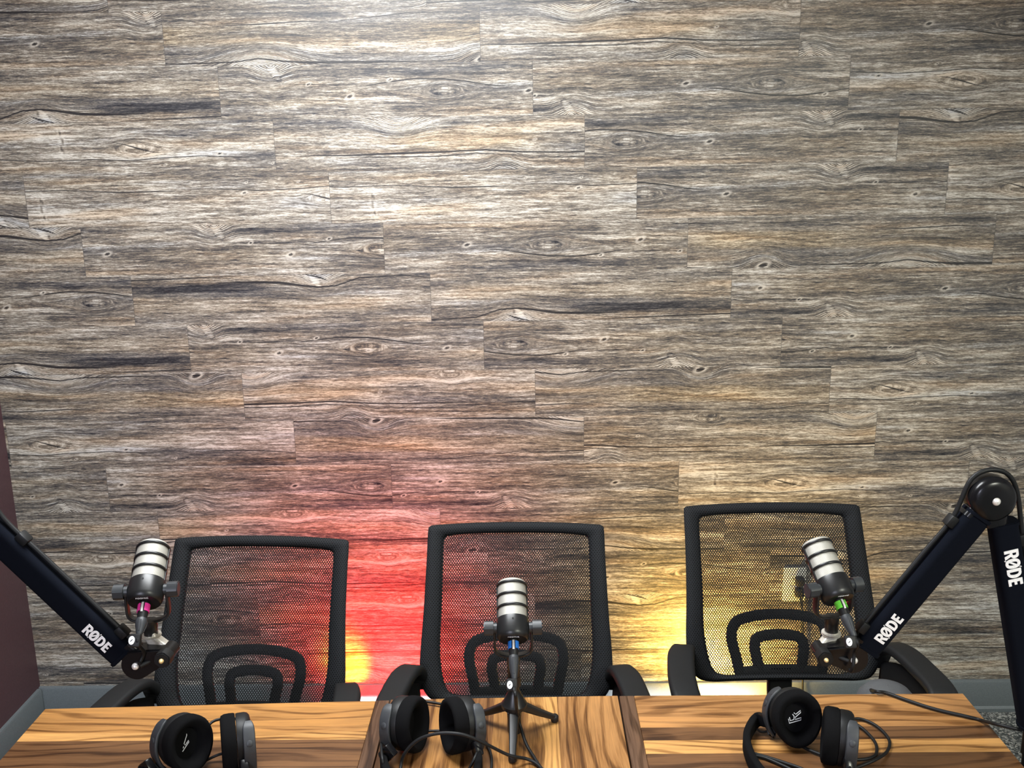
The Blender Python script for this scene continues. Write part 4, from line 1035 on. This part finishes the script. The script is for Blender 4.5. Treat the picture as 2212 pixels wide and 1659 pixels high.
# middle set
headphones('black headphones on the middle table, beside the tripod', [(tz(880, 1564, CZ), math.radians(-20), 0.10), (tz(993, 1566, CZ), math.radians(206), 0.12)],
    [tz(842, 1622, .034), tz(829, 1640, .016), tz(836, 1672, .016), tz(868, 1722, .016), tz(938, 1748, .016), tz(1000, 1722, .016), tz(1030, 1672, .016), tz(1034, 1640, .018), tz(1029, 1612, .034)],
    [([tz(834, 1668, .004), tz(826, 1640, .036), tz(823, 1590, .034), tz(829, 1545, .02), tz(850, 1520, .008), tz(895, 1514, .006), tz(930, 1517, .006), tz(962, 1523, .006), tz(985, 1530, .006)], 0.0027),
     ([tz(905, 1580, .008), tz(930, 1579, .006), tz(962, 1579, .006), tz(985, 1583, .006)], 0.0026),
     ([tz(864, 1705, .004), tz(866, 1655, .020), tz(876, 1625, .045), tz(905, 1597, .070), tz(950, 1584, .084), tz(1000, 1587, .084), tz(1045, 1605, .062), tz(1085, 1625, .034), tz(1108, 1634, .022), tz(1140, 1640, .008), tz(1165, 1655, .004), tz(1195, 1690, .0035)], 0.0031),
     ([tz(1028, 1579, .03), tz(1042, 1579, .022), tz(1047, 1589, .018), tz(1038, 1608, .026), tz(1026, 1636, .030), tz(1012, 1665, .01), tz(1008, 1690, .004)], 0.0026),
     ([tz(1036, 1589, .008), tz(1052, 1608, .005), tz(1062, 1640, .004), tz(1056, 1680, .004), tz(1030, 1700, .008)], 0.0026)],
    [[], []])
# right set
headphones('black headphones on the right table, one ear cup turned to show its white mark', [(tz(1716, 1548, CZ), math.radians(-84), 0.24), (tz(1809, 1593, CZ), math.radians(164), 0.03)],
    [tz(1657, 1556, .032), tz(1634, 1556, .020), tz(1614, 1590, .016), tz(1617, 1625, .016), tz(1640, 1668, .016), tz(1690, 1715, .016), tz(1760, 1722, .016), tz(1812, 1700, .016), tz(1831, 1672, .020), tz(1830, 1648, .032)],
    [([tz(1830, 1556, .006), tz(1858, 1553, .004), tz(1893, 1568, .004), tz(1920, 1597, .004), tz(1917, 1622, .004), tz(1893, 1640, .009), tz(1855, 1656, .004), tz(1825, 1664, .004)], 0.0030),
     ([tz(1834, 1556, .006), tz(1862, 1573, .004), tz(1888, 1600, .004), tz(1894, 1622, .004), tz(1884, 1636, .004), tz(1850, 1641, .004), tz(1800, 1637, .004), tz(1750, 1621, .004), tz(1715, 1601, .004), tz(1700, 1588, .006)], 0.0030),
     ([tz(1630, 1628, .006), tz(1652, 1634, .005), tz(1690, 1646, .004), tz(1735, 1662, .004), tz(1790, 1690, .004)], 0.0030),
     ([tz(1630, 1632, .004), tz(1655, 1638, .004), tz(1690, 1653, .004), tz(1725, 1670, .004), tz(1770, 1695, .004)], 0.0030),
     ([tz(1634, 1574, .012), tz(1645, 1581, .006), tz(1660, 1578, .008), tz(1672, 1564, .018)], 0.0022),
     ([tz(1668, 1500, .085), tz(1660, 1520, .07), tz(1655, 1545, .05), tz(1658, 1560, .035)], 0.0022)],
    [r_logo, []])

# ------------------------------------------------------------------ cable across the right table, grey dome at the far edge, wall socket
mb = MB()
mb.tube(cr([atZ(1886, 1497, TZ-0.03)+Vector((0, 0.012, 0)), tz(1893, 1494, .0045), tz(1915, 1497, .0040), tz(1960, 1513, .0038), tz(2020, 1532, .0038), tz(2085, 1547, .0038), tz(2120, 1556, .0038), atY(2150, 1564, 1.60), atY(2185, 1572, 1.578), atY(2206, 1577, 1.576)], 8), 0.0035, 10)
o = mb.build('loose_cable', MAT['cable'], None, 60)
tag(o, 'black cable lying across the right table to the boom arm post', 'cable')

c = atZ(1928, 1500, 0.712); c = Vector((c.x, 1.7615+0.065, 0))
t = thing('domed_puck', 'grey dome peeking over the far edge of the right table', 'dome', (c.x, c.y, 0.64))
mb = MB(); mb.lathe([(0.0005, 0.61), (0.060, 0.61), (0.064, 0.613), (0.064, 0.668), (0.059, 0.690), (0.045, 0.706), (0.023, 0.7145), (0.0005, 0.7165)], T(c.x, c.y, 0), 40); mb.build('shell', MAT['dome_grey'], t, 50, Vector((c.x, c.y, 0.64)))
mb = MB(); mb.box((0.03, 0.012, 0.03), T(c.x, 1.7590, 0.66), 0.002); mb.build('bracket', MAT['black_plastic'], t, 40, Vector((c.x, c.y, 0.64)))

oc = Vector(((0.8228+0.9044)/2, WALL, 0.4603))
t = thing('wall_socket', 'ivory socket plate on the plank wall behind the right chair', 'socket', oc)
M = basis(oc, (1, 0, 0), (0, 0, 1), (0, -1, 0))
mb = MB(); mb.box((0.074, 0.118, 0.006), M @ T(0, 0, 0.003), 0.002); mb.build('cover_plate', MAT['outlet'], t, 40, oc)
for s in (-1, 1):
    mb = MB(); mb.box((0.034, 0.029, 0.003), M @ T(0, s*0.0195, 0.0070), 0.001); so = mb.build('receptacle', MAT['outlet'], t, 40, oc)
    mb = MB()
    for dx in (-0.006, 0.006): mb.box((0.002, 0.008, 0.0006), M @ T(dx, s*0.0195+0.003, 0.0087))
    mb.build('slot', MAT['rubber'], so, 0, oc)
for k, s in enumerate((1, -1)):
    pz = oc.z+s*0.0195
    t = thing('power_plug', ('upper' if s > 0 else 'lower')+' black plug in the ivory wall socket', 'plug', (oc.x+0.012, WALL-0.009, pz), 0, 'plugs in the wall socket')
    b = Vector((oc.x+0.012, WALL-0.009, pz)); Mp = basis(b, (1, 0, 0), (0, 0, 1), (0, -1, 0))
    mb = MB(); mb.box((0.028, 0.030, 0.026), Mp @ T(0, 0, 0.0135), 0.006, 3); mb.build('plug_body', MAT['rubber'], t, 40, b)
    p = [b+Vector((0.002, -0.022, -0.01)), b+Vector((0.004, -0.03, -0.04)), b+Vector((0.010+0.006*k, -0.02, -0.12)), b+Vector((0.018+0.006*k, -0.018, -0.26)), Vector((b.x+0.026, WALL-0.03, 0.12)), Vector((b.x+0.02, WALL-0.06, 0.01))]
    mb = MB(); mb.tube(cr(p, 6), 0.0034, 8); mb.build('cord', MAT['cable'], t, 60, b)
